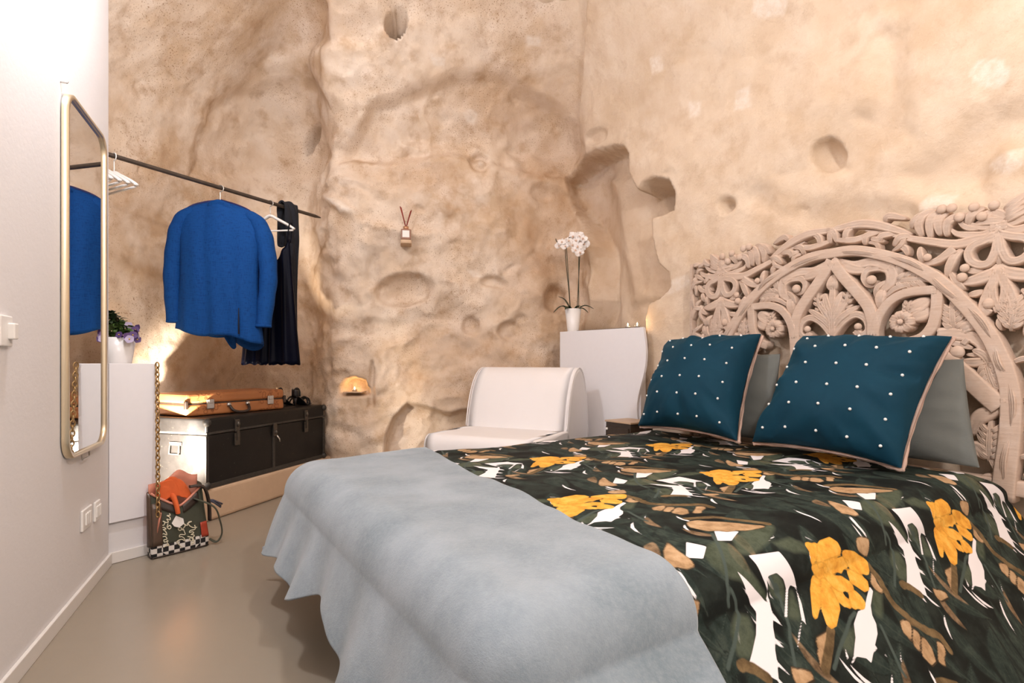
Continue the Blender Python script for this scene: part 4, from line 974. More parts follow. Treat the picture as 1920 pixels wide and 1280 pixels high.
for sg in (-1, 1):
    zt_ = tiltj*.55*sg
    Pq = cat([(sg*.150, .012, .785+zt_*.15), (sg*.208, .012, .742+zt_*.21), (sg*.240, .014, .670+zt_*.25), (sg*.264, .014, .54+zt_*.26), (sg*.272, .008, .40+zt_*.26), (sg*.262, -.004, .26+zt_*.25), (sg*.250, -.012, .125+zt_*.24)], 6)
    nP = len(Pq); rr = np.interp(np.linspace(0, 1, nP), [0, .15, .35, .65, 1], [.030, .044, .053, .050, .043]); rr = rr*(1+.03*np.sin(np.arange(nP)*1.1))
    mbm = MB(); mbm.tube(Pq, rr, 16, cap=False, flat=1.0); so = mbm.build('sleeve', M['jacket'], jk)
    m_ = np.array([v.co for v in so.data.vertices])
    for k in range(3):
        pass
    mbm = MB(); mbm.tube([Pq[-1]+np.array([0, 0, .012]), Pq[-1]+np.array([0, 0, -.003])], [rr[-1]*1.03, rr[-1]*1.05], 16, cap=True); mbm.build('cuff', M['jacket'], so)
C_ = [(.085*math.sin(a)*.75, -.034*math.cos(a)-.003, .842-.030*abs(math.sin(a))**2+tiltj*.04*math.sin(a)) for a in np.linspace(-1.5, 1.5, 21)]
G = [[(x*(1+.12*(1-u)), y*(.72+.28*u), z_-.034*(1-u)+.006*u) for x, y, z_ in C_] for u in np.linspace(0, 1, 6)]
mbm = MB(); mbm.grid(G); mbm.build('collar', M['jacket'], jk, solid=.006)
mbm = MB(); mbm.tube([(0, Gb[3, 22, 1]-.002, .10), (0, -.068, .30), (0, -.060, .55), (0, -.045, .78)], .0018, 5); mbm.build('centre_seam', M['jacket'], jk)
mbm = MB(); mbm.tube([(.145, -.094, .065), (.143, -.092, .13), (.140, -.084, .215)], [.005, .004, .002], 6); mbm.build('vent', M['satin_dark'], jk)

# ------------------------------------------------------------------ navy dress on its hanger
t = NT('navy_satin'); a = t.noise(4, 3); t.set('Base Color', t.mix(a, (.001, .0015, .005), (.002, .003, .011))); t.set('Roughness', .40); t.set('Specular IOR Level', .06); M['satin'] = t.m
M['black_knit'] = simple('black_knit', (.006, .007, .012), .9, var=.4, scale=80, bump=.5, bscale=180)
DP = rail(507); drz = math.radians(-8)
hanger(DP, drz, 'white hanger carrying the navy dress', 'dress_hanger', half=.165, tilt=.0)
dr = thing('slip_dress', 'dark navy satin slip dress with deep neckline behind the blue jacket', 'dress', tuple(DP+np.array([0, 0, -1.06])), drz)
G = []
for side in (-1, 1):
    G = []
    for v in np.linspace(0, 1, 30):
        row = []
        for x in np.linspace(-1, 1, 40):
            ztop = .86-.24*max(0, 1-abs(x)*1.25)**1.1 if abs(x) < .9 else .86-(abs(x)-.9)*2.0*.3
            ztop = .60+.22*abs(x)**1.3; z_ = .02+.006*math.sin(x*20)+(ztop-.02)*v
            hw = .150+.045*(1-v)+.0*v; yy = side*(.028+.035*(1-v))*math.sqrt(max(0, 1-x**4))+.012*(1-v)*math.sin(x*14+1)+.006*math.sin(x*23)*(1-v*.5)
            row.append((x*hw*(1-.12*v), yy, z_))
        G.append(row)
    mbm = MB(); mbm.grid(G); mbm.build('back_panel' if side > 0 else 'front_panel', M['satin'], dr, solid=.0025)
for sg in (-1, 1):
    mbm = MB(); mbm.tube(cat([(sg*.126, -.018, .80), (sg*.138, -.020, .89), (sg*.140, -.014, .918), (sg*.140, 0, .926), (sg*.140, .014, .918), (sg*.138, .020, .89), (sg*.128, .018, .80)], 4), .005, 6, flat=.6); mbm.build('shoulder_strap', M['satin'], dr)

# ------------------------------------------------------------------ black fringed scarf over the rail
SP = rail(541); sc = thing('fringed_scarf', 'black knitted scarf with fringe looped over the rail end', 'scarf', tuple(SP+np.array([0, 0, -1.0])), math.atan2(RD[1], RD[0]))
yo = .022
def sheet(prof, wid, wob, seed):
    G = []
    for k, (y_, z_) in enumerate(prof):
        row = []
        for x in np.linspace(-1, 1, 13):
            row.append((x*wid[k]/2, y_+wob*math.sin(x*6+k*.35+seed), z_+.006*math.sin(x*4+seed)))
        G.append(row)
    m_ = MB(); m_.grid(G); return m_
prof = cat([(-.030, .075), (-.034, .40), (-.034, .72), (-.030, .90), (-.026, .992), (0, 1.030), (.026, .992), (.032, .92), (.032, .80), (.028, .745)], 6)
wid = np.interp(np.linspace(0, 1, len(prof)), [0, .2, .45, .6, .8, 1], [.075, .085, .11, .125, .12, .10])
sheet(prof, wid, .006, 1).build('scarf_cloth', M['black_knit'], sc, solid=.010)
for k in range(9):
    x_ = -.034+k*.0085; mbm = MB(); mbm.tube([(x_, -.034, .08), (x_+.002*math.sin(k), -.034, .03), (x_+.004*math.sin(k*2), -.036, -.004-.006*math.sin(k*1.7))], .0028, 5); mbm.build('fringe_tassel', M['black_knit'], sc)
# ------------------------------------------------------------------ white chair
CZ = .48
cbl = at(873, 797, CZ); cbr = at(1064, 808, CZ); cfl = at(785, 813, CZ)
cr = cbr-cbl; cw = np.linalg.norm(cr); cr /= cw; crz = math.atan2(cr[1], cr[0]); cdp = np.linalg.norm(cfl-cbl)
M['white_cover'] = simple('white_cotton_cover', (.80, .775, .775), .85, var=.03, scale=6, bump=.25, bscale=14)
ch = thing('slipper_chair', 'low white armless chair with arched back behind the bed', 'chair', (cbl[0], cbl[1], 0), crz)
# seat: local x along the width, y backwards
def loft(prof, x0, x1, r, nx=14, puff=.01):
    "closed profile (y,z) swept along x, edges rounded by r"
    P = np.array(prof); c_ = P.mean(0); xs = np.concatenate([x0+r*(1-np.cos(np.linspace(0, math.pi/2, 5))), np.linspace(x0+r, x1-r, nx), x1-r+r*np.sin(np.linspace(0, math.pi/2, 5))])
    sc_ = []
    for x in xs:
        e = min(x-x0, x1-x); k = 1.0 if e >= r else math.sqrt(max(0, 1-((r-e)/r)**2)); sc_.append(k)
    G = [[(x, *(q-(q-c_)/np.linalg.norm(q-c_)*r*(1-k))) for q in P] for x, k in zip(xs, sc_)]
    m_ = MB(); m_.grid(G, closed_u=True); n_ = len(P); m_.add([G[0][j] for j in range(n_)], [tuple(range(n_))]); m_.add([G[-1][j] for j in range(n_)], [tuple(range(n_-1, -1, -1))]); return m_
seat = cat([(-cdp+.02, .24), (-cdp, .30), (-cdp-.003, .42), (-cdp+.03, CZ-.006), (-cdp+.10, CZ), (-.2, CZ), (.02, CZ-.004), (.06, CZ-.05), (.06, .24)], 3, True)
loft(seat, 0, cw, .03).build('seat_cushion', M['white_cover'], ch)
skirt = [(-cdp+.015, .012), (-cdp+.012, .25), (.36, .25), (.40, .012)]
loft(cat(skirt, 1, True), .012, cw-.012, .015).build('skirt', M['white_cover'], ch)
back = cat([(-.012, .36), (.0, CZ), (.03, .62), (.08, .75), (.15, .845), (.235, .888), (.31, .865), (.37, .78), (.415, .62), (.44, .40), (.44, .02), (.20, .02)], 4, True)
loft(back, .0, cw, .028).build('backrest', M['white_cover'], ch)
for x_ in (.004, cw-.004):
    arc = cat([(x_, .0, CZ), (x_, .03, .62), (x_, .08, .75), (x_, .15, .842), (x_, .235, .884), (x_, .31, .862), (x_, .37, .778), (x_, .415, .62), (x_, .44, .40)], 5); mbm = MB(); mbm.tube(arc, .0045, 6); mbm.build('piping', M['white_cover'], ch)

# ------------------------------------------------------------------ white cabinet in the corner niche
kz = 1.16
k1 = at(1050, 622, kz); k2 = at(1206, 613, kz); kd = k2-k1; kl = np.linalg.norm(kd); kd /= kl; kn = np.array([kd[1], -kd[0], 0])
nc = thing('niche_cabinet', 'white cabinet with wavy edge closing the rock niche behind the chair', 'cabinet', (k1[0], k1[1], 0))
def edge_x(z_): return kl+.022*math.sin((kz-z_)*9.0)-.03*smooth(np.array((kz-z_)), .25, .6)
ol = [(0, .002), (0, kz)]+[(float(edge_x(z_)), z_) for z_ in np.linspace(kz, .002, 28)]
mbm = MB(); mbm.prism(ol, (0, 0, 0), kd, (0, 0, 1), -kn*.022); mbm.build('front_panel', M['white_panel'], nc, smooth_=False)
mbm = MB(); mbm.prism([(.004, -.023), (kl-.035, -.023), (kl-.035, -.080), (kl*.5, -.105), (.20, -.15), (.004, -.15)], (0, 0, .002), kd, kn, (0, 0, kz-.008)); mbm.build('body', M['plaster'], nc, smooth_=False)
mbm = MB(); mbm.prism([(.15, -.026), (kl-.06, -.026), (kl-.06, -.076), (.15, -.090)], (0, 0, kz-.0055), kd, kn, (0, 0, .010)); mbm.build('gap_strip', M['dark_wood'], nc, smooth_=False)  # dark strip put in for the shaded gap along the top edge
ktop = kz-.006
# tea lights on it
M['wax'] = simple('white_wax', (.85, .80, .72), .4, var=.02)
t = NT('candle_flame'); t.set('Base Color', (1, .7, .3, 1)); t.set('Emission Color', (1, .74, .38, 1)); t.set('Emission Strength', 30.0); M['flame'] = t.m
def tealight(P, label, power, group=None):
    tl_ = thing('tea_light', label, 'candle', tuple(P), 0, group)
    mbm = MB(); mbm.lathe([(0, .0), (.019, .0), (.019, .016), (.0175, .016), (.0175, .012), (0, .012)], (0, 0, 0), 18); mbm.build('cup', M['steel'], tl_)
    mbm = MB(); mbm.lathe([(.0172, .0122), (.004, .0135), (0, .0135)], (0, 0, 0), 16); mbm.build('wax', M['wax'], tl_)
    mbm = MB(); mbm.lathe([(0, .015), (.0032, .018), (.0040, .022), (.0022, .029), (0, .035)], (0, 0, 0), 10); mbm.build('flame', M['flame'], tl_)
    lamp('candle_glow', 'POINT', tuple(np.asarray(P)+np.array([0, 0, .03])), power, (1, .62, .28), .006)
for px, lab in ((1173, 'lit tea light on the niche cabinet top, nearer the orchid'), (1189, 'lit tea light on the niche cabinet top, nearer the headboard')):
    f_ = (px-1050)/156; P = k1+kd*kl*f_-kn*.050; P[2] = ktop+(.0102 if f_ < .86 else .0102); tealight(P, lab, .25)
# ------------------------------------------------------------------ orchid
op = at(1067, 620, kz); op = k1+kd*.068-kn*.075; op[2] = ktop+.001
orc = thing('potted_orchid', 'white flowering orchid in a tapered white pot on the niche cabinet', 'plant', tuple(op))
M['ceramic'] = simple('white_ceramic', (.84, .82, .81), .3, var=.02)
M['leaf_dark'] = simple('dark_green_leaf', (.018, .035, .014), .4, var=.4, scale=20)
M['stem'] = simple('brown_stem', (.030, .028, .012), .6, var=.3)
M['petal_white'] = simple('white_petal', (.84, .79, .76), .6, var=.05)
M['petal_core'] = simple('yellow_pink_lip', (.68, .46, .34), .6, var=.3, scale=90)
mbm = MB(); mbm.lathe([(0, 0), (.041, 0), (.043, .004), (.064, .182), (.060, .182), (.054, .155), (0, .152)], n=28); pot = mbm.build('pot', M['ceramic'], orc)
mbm = MB(); mbm.lathe([(.0548, .156), (.03, .163), (0, .165)], n=20); mbm.build('bark', M['stem'], orc)
def blade(base, tip, lift, w_, droop=.0, n=10, fold=.25):
    base = np.asarray(base, float); tip = np.asarray(tip, float); mid = (base+tip)/2+np.array([0, 0, lift]); C = cat([base, mid, tip], n//2)
    d = tip-base; sdv = np.cross(d, (0, 0, 1.)); sdv /= np.linalg.norm(sdv)+1e-9; m_ = len(C); G = []
    for k, c_ in enumerate(C):
        u = k/(m_-1); ww = w_*(math.sin(math.pi*min(1, u*.90+.08))**.7)
        G.append([c_-sdv*ww+np.array([0, 0, ww*fold]), c_-sdv*ww*.5+np.array([0, 0, ww*fold*.3]), c_, c_+sdv*ww*.5+np.array([0, 0, ww*fold*.3]), c_+sdv*ww+np.array([0, 0, ww*fold])])
    return np.array(G)
for bx, tp, lf, w_ in (((-.02, 0, .16), (-.155, -.05, .150), .045, .020), ((-.01, .01, .16), (-.11, .06, .285), .03, .022), ((.02, 0, .16), (.155, -.03, .180), .035, .018), ((.02, .01, .16), (.12, .02, .155), .03, .016), ((0, -.02, .16), (.06, -.09, .19), .02, .016), ((-.01, -.01, .16), (-.07, -.08, .17), .03, .016)):
    mbm = MB(); mbm.grid(blade(bx, tp, lf, w_)); mbm.build('leaf', M['leaf_dark'], orc, solid=.002)
st1 = cat([(-.02, 0, .16), (-.035, 0, .35), (-.055, 0, .55), (-.058, -.01, .68), (-.02, -.02, .735), (.05, -.02, .70), (.06, -.02, .64)], 6)
st2 = cat([(.03, 0, .16), (.04, 0, .35), (.05, 0, .55), (.052, -.01, .66), (.03, -.02, .70), (-.03, -.03, .68)], 6)
st3 = cat([(-.058, -.005, .66), (-.09, -.01, .68), (-.125, -.01, .70), (-.135, -.01, .725)], 5)
for s_ in (st1, st2, st3): mbm = MB(); mbm.tube(s_, .0032, 6); mbm.build('flower_stem', M['stem'], orc)
for a_, b_ in (((-.018, .01, .16), (-.050, .008, .66)), ((.045, .01, .16), (.045, .008, .63))): mbm = MB(); mbm.tube([a_, b_], .0028, 6); mbm.build('support_stake', M['leaf_dark'], orc)
def orchid_flower():
    m_ = MB()
    for k, (a, l, w_) in enumerate(((90, .030, .013), (210, .028, .012), (330, .028, .012), (20, .034, .021), (160, .034, .021))):
        a = math.radians(a); d = np.array([math.cos(a), 0, math.sin(a)]); sdv = np.array([-d[2], 0, d[0]]); G = []
        for u in np.linspace(0, 1, 6):
            ww = w_*math.sin(math.pi*min(1, u*.85+.12))**.7; G.append([d*l*u+sdv*ww*x+np.array([0, -.010*u*u+.006*x*x-.002*(k > 2), 0]) for x in (-1, -.5, 0, .5, 1)])
        m_.grid(G, 0)
    m_.ball((0, -.007, -.002), (.006, .007, .008), 8, 5, 1); return m_
fm_ = None
fpos = [(-.115, -.03, .665), (-.090, -.045, .690), (-.065, -.045, .66), (-.04, -.04, .70), (-.015, -.05, .665), (.0, -.03, .735), (.02, -.05, .70), (.04, -.045, .735), (.055, -.04, .69), (.07, -.05, .715), (.03, -.05, .655), (.06, -.035, .645), (.085, -.03, .68), (.01, -.05, .625), (.045, -.05, .608)]
for k, p in enumerate(fpos):
    rot = (random.uniform(-.4, .3), random.uniform(-.6, .6), random.uniform(-.7, .7))
    if fm_ is None: fm_ = orchid_flower().build('orchid_flower', [M['petal_white'], M['petal_core']], orc); fm_.location = p; fm_.rotation_euler = rot
    else: share(fm_, orc, p, rot, (random.uniform(1.0, 1.35),)*3)

# ------------------------------------------------------------------ bedside cabinet
M['light_wood'] = simple('pale_wood_top', (.52, .37, .25), .5, var=.15, scale=12)
ns0, ns1, nt0, nt1, nz = 1.775, 2.00, .085, .285, .545
nr = B((ns0+ns1)/2, (nt0+nt1)/2, 0); bs = thing('bedside_cabinet', 'small dark bedside cabinet with pale wood top beside the bed', 'cabinet', tuple(nr))
mbm = MB(); mbm.box((0, 0, (nz-.012)/2+.001), (ns1-ns0, nt1-nt0, nz-.014), ax=[UX, NX, (0, 0, 1)]); mbm.build('body', M['dark_wood'], bs, smooth_=False, bevel=.004)
mbm = MB(); mbm.box((0, 0, nz-.006), (ns1-ns0+.012, nt1-nt0+.012, .012), ax=[UX, NX, (0, 0, 1)]); mbm.build('top', M['light_wood'], bs, smooth_=False, bevel=.003)
mbm = MB(); mbm.box(NX*((nt1-nt0)/2+.006)+np.array([0, 0, nz-.10]), (ns1-ns0-.02, .012, .12), ax=[UX, NX, (0, 0, 1)]); dw = mbm.build('drawer', M['dark_wood'], bs, smooth_=False, bevel=.003)
mbm = MB(); mbm.ball(NX*((nt1-nt0)/2+.018)+UX*.085+np.array([0, 0, nz-.055]), .009); mbm.build('knob', M['plastic'], dw)

# ------------------------------------------------------------------ reed diffuser on a small shelf of rock
rp, rn = rock_at(762, 456); dp_ = rp+rn*.090
mbm = MB(); mbm.prism([(-.042, -.10), (.042, -.10), (.040, .035), (.02, .042), (-.03, .040), (-.040, .03)], (0, 0, -.03), np.array([rn[1], -rn[0], 0])*-1, rn, (0, 0, .028)); o = mbm.build('stone_shelf', M['ledge'], wall_back, smooth_=False, bevel=.008)
o.location = dp_-rn*.004-np.array([0, 0, 0.0])
rd = thing('reed_diffuser', 'small square glass reed diffuser with red reeds on the rock wall', 'diffuser', tuple(dp_), math.atan2(rn[1], rn[0])+math.pi/2)
M['bottle'] = simple('smoky_glass', (.30, .16, .11), .12, var=.1); M['label'] = simple('paper_label', (.80, .77, .73), .7, var=.02)
M['reed'] = simple('red_reed', (.24, .030, .018), .6, var=.3); M['copper'] = simple('copper_cap', (.55, .30, .18), .35, .7, var=.1)
mbm = MB(); mbm.box((0, 0, .039), (.074, .060, .078)); mbm.build('bottle', M['bottle'], rd, smooth_=False, bevel=.008)
mbm = MB(); mbm.box((0, -.031, .040), (.050, .0015, .050)); mbm.build('paper_label', M['label'], rd, smooth_=False)
mbm = MB(); mbm.lathe([(0, .078), (.020, .078), (.020, .100), (.008, .100), (0, .095)], n=18); mbm.build('cap', M['copper'], rd)
for k, (tx, ty, h_) in enumerate(((-.042, -.01, .245), (-.034, .006, .235), (.040, .004, .225), (.034, -.008, .215), (-.036, .0, .24))):
    mbm = MB(); mbm.tube([(0, 0, .09), (tx, ty, h_)], .0042, 6); mbm.build('reed', M['reed'], rd)
# ------------------------------------------------------------------ tea light in the little rock niche
rp, rn = rock_at(665, 726); P, _ = rock_at(664, 745)
Pn = atd(665, 733, rp[1]-.075); tealight(Pn, 'lit tea light inside the small arched niche in the rock', .4)
mbm = MB(); mbm.box((0, 0, -.006), (.15, .12, .010)); o = mbm.build('niche_sill', M['ledge'], wall_back, smooth_=False, bevel=.002); o.location = Pn-np.array([0, -.01, .0])

# ------------------------------------------------------------------ pansies in a white pot on the corner cabinet
pp_ = CW+PD*.075-PN*.13; pp_[2] = H-.0045
pz = thing('potted_pansies', 'purple pansies in a white pot on the corner cabinet', 'plant', tuple(pp_))
mbm = MB(); mbm.lathe([(0, 0), (.058, 0), (.061, .004), (.079, .125), (.074, .125), (.068, .108), (0, .105)], n=30); mbm.build('pot', M['ceramic'], pz)
mbm = MB(); mbm.lathe([(.069, .109), (.03, .114), (0, .115)], n=20); mbm.build('soil', M['stem'], pz)
M['leaf_mid'] = simple('mid_green_leaf', (.07, .13, .03), .5, var=.5, scale=30)
M['pansy'] = simple('purple_petal', (.09, .045, .16), .6, var=.5, scale=60); M['pansy_pale'] = simple('pale_violet_petal', (.42, .36, .52), .6, var=.3, scale=60); M['yellow'] = simple('yellow_eye', (.7, .45, .05), .6)
rs = np.random.RandomState(3)
lf_ = {}
def leafmesh(nm, mat_):
    m_ = MB(); G = blade((0, 0, 0), (.034, 0, .0), .008, .012, n=8, fold=.3); m_.grid(G); o = m_.build(nm, mat_, pz); return o
for k in range(110):
    a = rs.uniform(0, 2*math.pi); r_ = rs.uniform(.005, .075); tall = .085*math.exp(-((r_*math.cos(a)+.022)/.030)**2)*rs.uniform(.2, 1.15)
    p = (r_*math.cos(a)*1.05, r_*math.sin(a), .115+rs.uniform(0, .045)+tall); rot = (rs.uniform(-.5, .5), rs.uniform(-1.0, .5), rs.uniform(0, 6.28))
    mat_ = 'leaf_dark' if (r_*math.cos(a) < .0 and k % 4) else 'leaf_mid'
    if mat_ not in lf_: lf_[mat_] = leafmesh('leaf', M[mat_]); o = lf_[mat_]; o.location = p; o.rotation_euler = rot
    else: o = share(lf_[mat_], pz, p, rot, (rs.uniform(.8, 1.5),)*3)
for k in range(16):
    a = rs.uniform(0, 6.28); mbm = MB(); mbm.tube(cat([(.02*math.cos(a), .02*math.sin(a), .11), (.05*math.cos(a), .05*math.sin(a), .15), (.075*math.cos(a), .075*math.sin(a), .165)], 4), .0018, 5); mbm.build('stem', M['leaf_mid'], pz)
def pansy(core):
    m_ = MB()
    for k in range(5):
        a = 2*math.pi*k/5+.3; G = []
        d = np.array([math.cos(a), 0, math.sin(a)]); sdv = np.array([-d[2], 0, d[0]])
        for u in np.linspace(0, 1, 5): G.append([d*.017*u+sdv*.012*math.sin(math.pi*min(1, u*.8+.15))*x+np.array([0, -.003*u, 0]) for x in (-1, -.4, .4, 1)])
        m_.grid(G, 0)
    m_.ball((0, -.003, 0), .003, 6, 4, 1); return m_
pf = {}
for k in range(17):
    a = rs.uniform(-1.6, 1.0); r_ = rs.uniform(.05, .105); p = (abs(r_*math.cos(a)), r_*math.sin(a)-.015, .125+rs.uniform(0, .062)-max(0, r_-.085)*1.4); key = 'pansy_pale' if k % 4 == 0 else 'pansy'
    rot = (rs.uniform(-.5, .5), rs.uniform(-1, 1), rs.uniform(-.3, .9))
    if key not in pf: pf[key] = pansy(0).build('pansy_flower', [M[key], M['yellow']], pz); pf[key].location = p; pf[key].rotation_euler = rot
    else: share(pf[key], pz, p, rot, (rs.uniform(.85, 1.2),)*3)

# ------------------------------------------------------------------ tote bag with chain
g1 = at(284, 1050, 0); g2 = at(396, 1022, 0); gd = g2-g1; gl = np.linalg.norm(gd); gd /= gl; gn = np.array([gd[1], -gd[0], 0])
t = NT('olive_canvas'); a = t.noise(9, 4); t.set('Base Color', t.mix(a, (.035, .038, .024), (.075, .080, .055))); t.set('Roughness', .75); t.bump(t.noise(220, 2), .2, .002); M['olive'] = t.m
t = NT('houndstooth'); sx = t.n('ShaderNodeSeparateXYZ'); t.t.links.new(t.obj(), sx.inputs[0])
u = t.math('MULTIPLY', sx.outputs[0], 24.0); v = t.math('MULTIPLY', sx.outputs[2], 24.0); v2 = t.math('MULTIPLY', sx.outputs[1], 24.0)
ck = t.n('ShaderNodeTexChecker', Scale=42.0); t.t.links.new(t.obj(), ck.inputs['Vector'])
wv = t.n('ShaderNodeTexWave', Scale=26.0); wv.bands_direction = 'DIAGONAL'; t.t.links.new(t.obj(), wv.inputs['Vector'])
sel = t.ramp(t.noise(60, 1), [(.45, 0), (.55, 1)])
hf = t.math('ADD', t.math('MULTIPLY', ck.outputs['Fac'], .62), t.math('MULTIPLY', t.ramp(wv.outputs['Fac'], [(.45, 0), (.55, 1)]), .42))
t.set('Base Color', t.mix(t.ramp(hf, [(.48, 0), (.52, 1)]), (.012, .011, .012), (.70, .66, .62))); t.set('Roughness', .8); M['hound'] = t.m
M['brown_leather'] = simple('bronze_brown_leather', (.085, .050, .032), .35, var=.4, scale=14)
M['salmon'] = simple('salmon_leather', (.62, .25, .17), .5, var=.15); M['red_leather'] = simple('red_leather', (.36, .045, .02), .45, var=.15)
M['orange_cloth'] = simple('orange_scarf_cloth', (.62, .11, .022), .8, var=.25, scale=10, bump=.3, bscale=90)
M['thread'] = simple('cream_thread', (.72, .66, .50), .7, var=.05); M['gold'] = simple('antique_gold', (.42, .27, .12), .35, .8, var=.4, scale=80)
bag = thing('tote_bag', 'olive tote bag with houndstooth base and chain strap on the floor', 'bag', tuple(g1-gn*.0), math.atan2(gd[1], gd[0]))
# local: x along the front, y backwards, z up
bw = gl; bd0, bd1 = .070, .15
def bag_front(u, w_):
    "u 0..1 along, w 0..1 up -> local point of the front face"
    sl_ = .012*math.sin(u*3.1)*math.sin(w_*3)
    return np.array([bw*(.012+.94*u*(1-.12*w_)+.015*w_), .004+.030*w_-.026*math.sin(math.pi*u)*math.sin(math.pi*min(1, w_*.9+.08))+sl_*.3, .055+.245*w_])
def top_edge(u): return .70+.30*abs(2*u-1.02)**1.2*1.0
nu, nv = 26, 18
G = [[bag_front(u, w_*top_edge(u)) for u in np.linspace(0, 1, nu)] for w_ in np.linspace(0, 1, nv)]
mbm = MB(); mbm.grid(G); mbm.build('front_panel', M['olive'], bag, solid=-.004)
def bag_back(u, w_): return np.array([bw*(.03+.93*u-.02*w_), bd0+(bd1-bd0)*u-.02*w_+.012*math.sin(math.pi*u), .055+.29*w_*(1+.14*math.exp(-((u-.62)/.18)**2))])
mbm = MB(); mbm.grid([[bag_back(u, w_) for u in np.linspace(0, 1, 20)] for w_ in np.linspace(0, 1, 10)]); mbm.build('back_panel', M['salmon'], bag, solid=.004)
for u in (0, 1):
    mbm = MB(); mbm.grid([[bag_front(u, w_*(top_edge(u)))*(1-k)+bag_back(u, w_*.88)*k+np.array([(.012 if u else -.012)*math.sin(math.pi*k), 0, 0]) for k in np.linspace(0, 1, 8)] for w_ in np.linspace(0, 1, 12)]); mbm.build('side_panel', M['brown_leather'] if u == 0 else M['olive'], bag, solid=.003)
base = [bag_front(u, 0) for u in np.linspace(0, 1, 16)]+[bag_back(u, 0) for u in np.linspace(1, 0, 16)]
b0 = np.array(base); cen = b0.mean(0); Gb = []
for z_, k in ((.001, .965), (.004, .99), (.03, 1.015), (.060, 1.012), (.064, .995)):
    r_ = cen+(b0-cen)*k; r_[:, 2] = z_; Gb.append(r_)
mbm = MB(); mbm.grid(Gb, closed_u=True); n_ = len(b0); mbm.add(Gb[0], [tuple(range(n_))]); mbm.build('houndstooth_base', M['hound'], bag)
mbm = MB(); r_ = np.array(Gb[1]); r_ = np.vstack([r_, r_[:1]]); mbm.tube(r_+np.array([0, 0, .002]), .004, 6, cap=False); mbm.build('base_piping', M['dark_trim'], bag)
rim = np.array([bag_front(u, top_edge(u)) for u in np.linspace(0, 1, 30)]); mbm = MB(); mbm.tube(rim+np.array([0, -.002, .002]), .006, 6); mbm.build('rim_binding', M['salmon'], bag)
mbm = MB(); mbm.grid([[bag_front(u, top_edge(u)*(1-.22*k))+np.array([0, -.0055, 0]) for u in np.linspace(0.10, .46, 12)] for k in np.linspace(0.05, 1, 4)]); mbm.build('rim_facing', M['dark_trim'], bag, solid=.002)
mbm = MB(); mbm.grid([[bag_front(u, top_edge(u)*(1-.22*k))+np.array([0, -.0055, 0]) for u in np.linspace(0.56, .92, 12)] for k in np.linspace(0.05, 1, 4)]); mbm.build('rim_facing', M['dark_trim'], bag, solid=.002)
# stitched handwriting on the front, traced from the photograph
def bz(zx, zy):
    px = 270+zx*160/1241; py = 890+zy*165/1280; p0 = g1+gn*.012; P = ray_plane(px, py, p0, gn); q = P-g1
    u = q.dot(gd)/bw; z_ = P[2]; w_ = (z_-.055)/.245; uu = (u-.012-.015*w_)/(.94*(1-.12*w_)); f_ = bag_front(uu, w_); return f_+np.array([0, -.0035, 0])
for k, st in enumerate([[(300,1060),(330,1030),(375,1030),(345,1000),(355,960),(310,985),(300,950),(340,940),(320,900),(275,905),(290,860),(340,880),(325,830),(290,800),(330,795),(300,770),(245,790),(220,760),(260,735),(300,740),(320,690)],
                        [(320,690),(290,680),(330,700),(365,690),(345,650),(390,660),(385,620),(350,600),(395,595),(385,570)], [(345,770),(375,790),(400,765),(380,740),(345,765),(360,710)],
                        [(570,1060),(520,1020),(485,980),(510,955),(560,940),(600,965),(590,925),(550,900),(520,905),(530,870),(600,870),(590,830),(570,790),(520,810),(500,780),(540,770),(570,810)], [(570,780),(600,740),(580,710),(630,740),(640,705),(700,680),(650,690),(660,735),(720,770),(780,765)],
                        [(745,735),(755,780),(735,800),(680,810),(665,840),(710,830),(730,850),(690,870),(735,880),(720,910),(640,900)], [(690,910),(670,940),(700,965),(735,940),(700,920),(740,985),(705,1000),(715,1030)]]):
    mbm = MB(); mbm.tube(cat([bz(*p) for p in st], 4), .0024, 5); mbm.build('stitched_lettering', M['thread'], bag)
# tag, red corner, shoulder straps, tassels, chain
tg = [bz(460, 590), bz(395, 700), bz(430, 745), bz(500, 760), bz(570, 700), bz(560, 630)]; mbm = MB(); mbm.add([q+np.array([0, -.012, 0]) for q in tg], [tuple(range(6))]); mbm.build('white_tag', M['label'], bag, solid=.002, smooth_=False)
mbm = MB(); mbm.grid([[bag_front(u, w_)+np.array([0, -.005, 0]) for u in np.linspace(0, .17, 6)] for w_ in np.linspace(.02, .82, 8)]); mbm.build('leather_side', M['brown_leather'], bag, solid=.002)
mbm = MB(); mbm.grid([[bag_front(u, w_)+np.array([0, -.007, 0]) for u in np.linspace(.86, .995, 6)] for w_ in np.linspace(.0, .30, 6)]); mbm.build('red_corner', M['red_leather'], bag, solid=.003)
mbm = MB(); mbm.tube(cat([bag_front(.80, .80)+np.array([0, -.01, 0]), np.array([bw*1.0, -.03, .20]), np.array([bw*1.13, -.02, .12]), np.array([bw*1.18, -.01, .05]), np.array([bw*1.10, .0, .012]), np.array([bw*1.0, .02, .03])], 6), .010, 8, flat=.4); mbm.build('shoulder_strap', M['olive'], bag)
mbm = MB(); mbm.tube(cat([bag_front(.76, .95)+np.array([0, 0, .02]), np.array([bw*.88, .02, .30]), np.array([bw*1.0, .03, .22]), np.array([bw*1.02, .03, .12])], 6), .018, 8, flat=.4); mbm.build('folded_flap', M['dark_trim'], bag)
M['tassel'] = simple('blue_grey_tassel', (.06, .06, .085), .8, var=.5, scale=80)
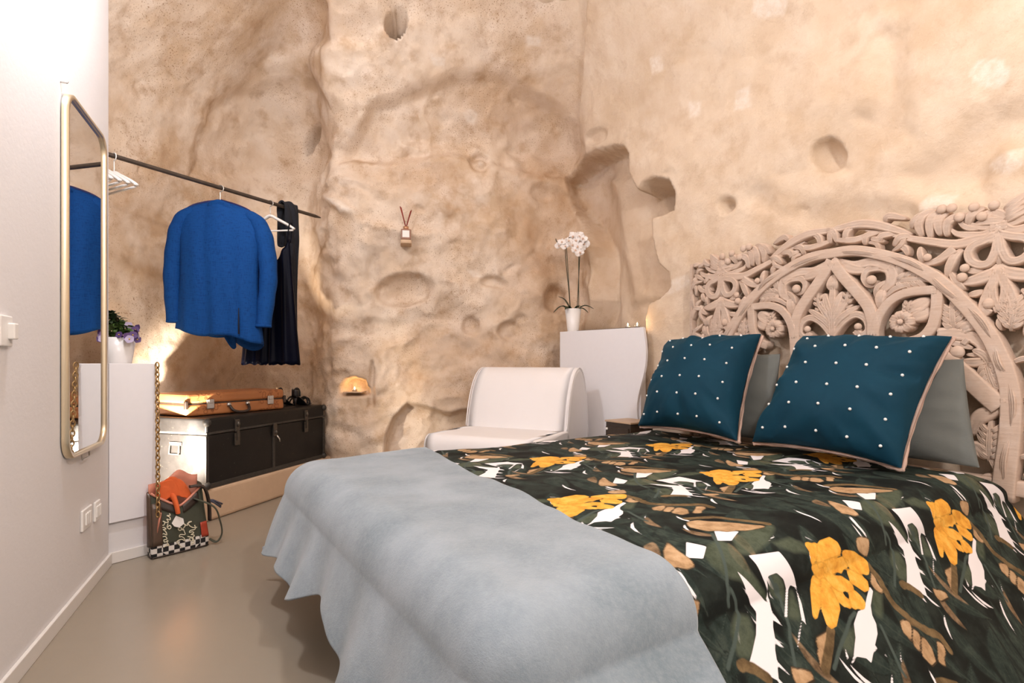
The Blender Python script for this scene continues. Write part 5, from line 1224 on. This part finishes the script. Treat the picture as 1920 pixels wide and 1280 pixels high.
for k in range(7):
    a0 = np.array([bw*.98, .03, .225]); a1 = a0+np.array([.06+.012*math.sin(k*2.1), -.012+.006*k, -.035-.012*math.cos(k*1.7)]); mbm = MB(); mbm.tube([a0, (a0+a1)/2+np.array([0, 0, .006]), a1], .0045, 5); mbm.build('tassel_strand', M['tassel'], bag)
# chain up to the panel's corner
linkm = MB(); linkm.tube([(0.0085*math.cos(a), 0, .0145*math.sin(a)) for a in np.linspace(0, 2*math.pi, 17)], .0034, 6, cap=False)
ctop = CW+PD*(PWid-.006)+PN*.018; ctop[2] = H-.012
cbot_l = bag_front(.10, .62)+np.array([0, -.012, 0]); ca = math.atan2(gd[1], gd[0]); Rm = np.array([[math.cos(ca), -math.sin(ca), 0], [math.sin(ca), math.cos(ca), 0], [0, 0, 1]])
ctl = Rm.T@(ctop-g1); nlk = int(np.linalg.norm(ctl-cbot_l)/.0215); lk = None
chn = None
for k in range(nlk+1):
    f_ = k/nlk; p = cbot_l*(1-f_)+ctl*f_; rot = (0, 0, (.6 if k % 2 else -.9))
    if lk is None:
        lk = linkm.build('chain_link', M['gold'], bag); lk.location = p; lk.rotation_euler = rot
    else: share(lk, bag, p, rot)
mbm = MB(); mbm.tube([cbot_l+np.array([.012, .004, .005]), cbot_l+np.array([.004, 0, -.03]), cbot_l+np.array([-.004, .004, -.085])], .010, 6, flat=.4); mbm.build('strap_tab', M['salmon'], bag)
# orange scarf stuffed in the bag
sc0 = bag_front(.42, .62); oc = thing('orange_scarf', 'crumpled orange cloth stuffed in the olive tote bag', 'scarf', tuple(g1), math.atan2(gd[1], gd[0]))
U, V = np.meshgrid(np.linspace(0, 1, 60), np.linspace(0, 1, 50), indexing='ij')
fx = bw*(.13+.56*U); fy = .026+(.020+.040*U)*V; base_z = .240+.118*np.sin(math.pi*np.clip(V*.75+.08, 0, 1))*(.6+.4*np.sin(math.pi*U))
fold = np.sin(math.pi*np.clip(V+.12, 0, 1))*.011*np.sin((U*1.4+V*1.1)*16+2.2*fbm(np.stack([U*3, V*3, 0*U], -1), 2))*np.sin(math.pi*np.clip(U, .05, .95))
Gs = np.stack([fx+.01*np.sin(V*7), fy, base_z+fold-.04*(np.abs(2*U-1))**4+.035*np.exp(-((U-.12)/.12)**2)*V], -1)
mbm = MB(); mbm.grid(Gs); mbm.build('scarf_cloth', M['orange_cloth'], oc, solid=.003)
mbm = MB(); tip = cat([bag_front(.41, .84)+np.array([0, .03, .004]), bag_front(.41, .84)+np.array([0, -.004, .012]), bag_front(.42, .72)+np.array([0, -.024, 0]), bag_front(.43, .58)+np.array([0, -.022, 0])], 5); mbm.tube(tip, np.linspace(.012, .009, len(tip)), 8, flat=1.6); mbm.build('hanging_end', M['orange_cloth'], oc)
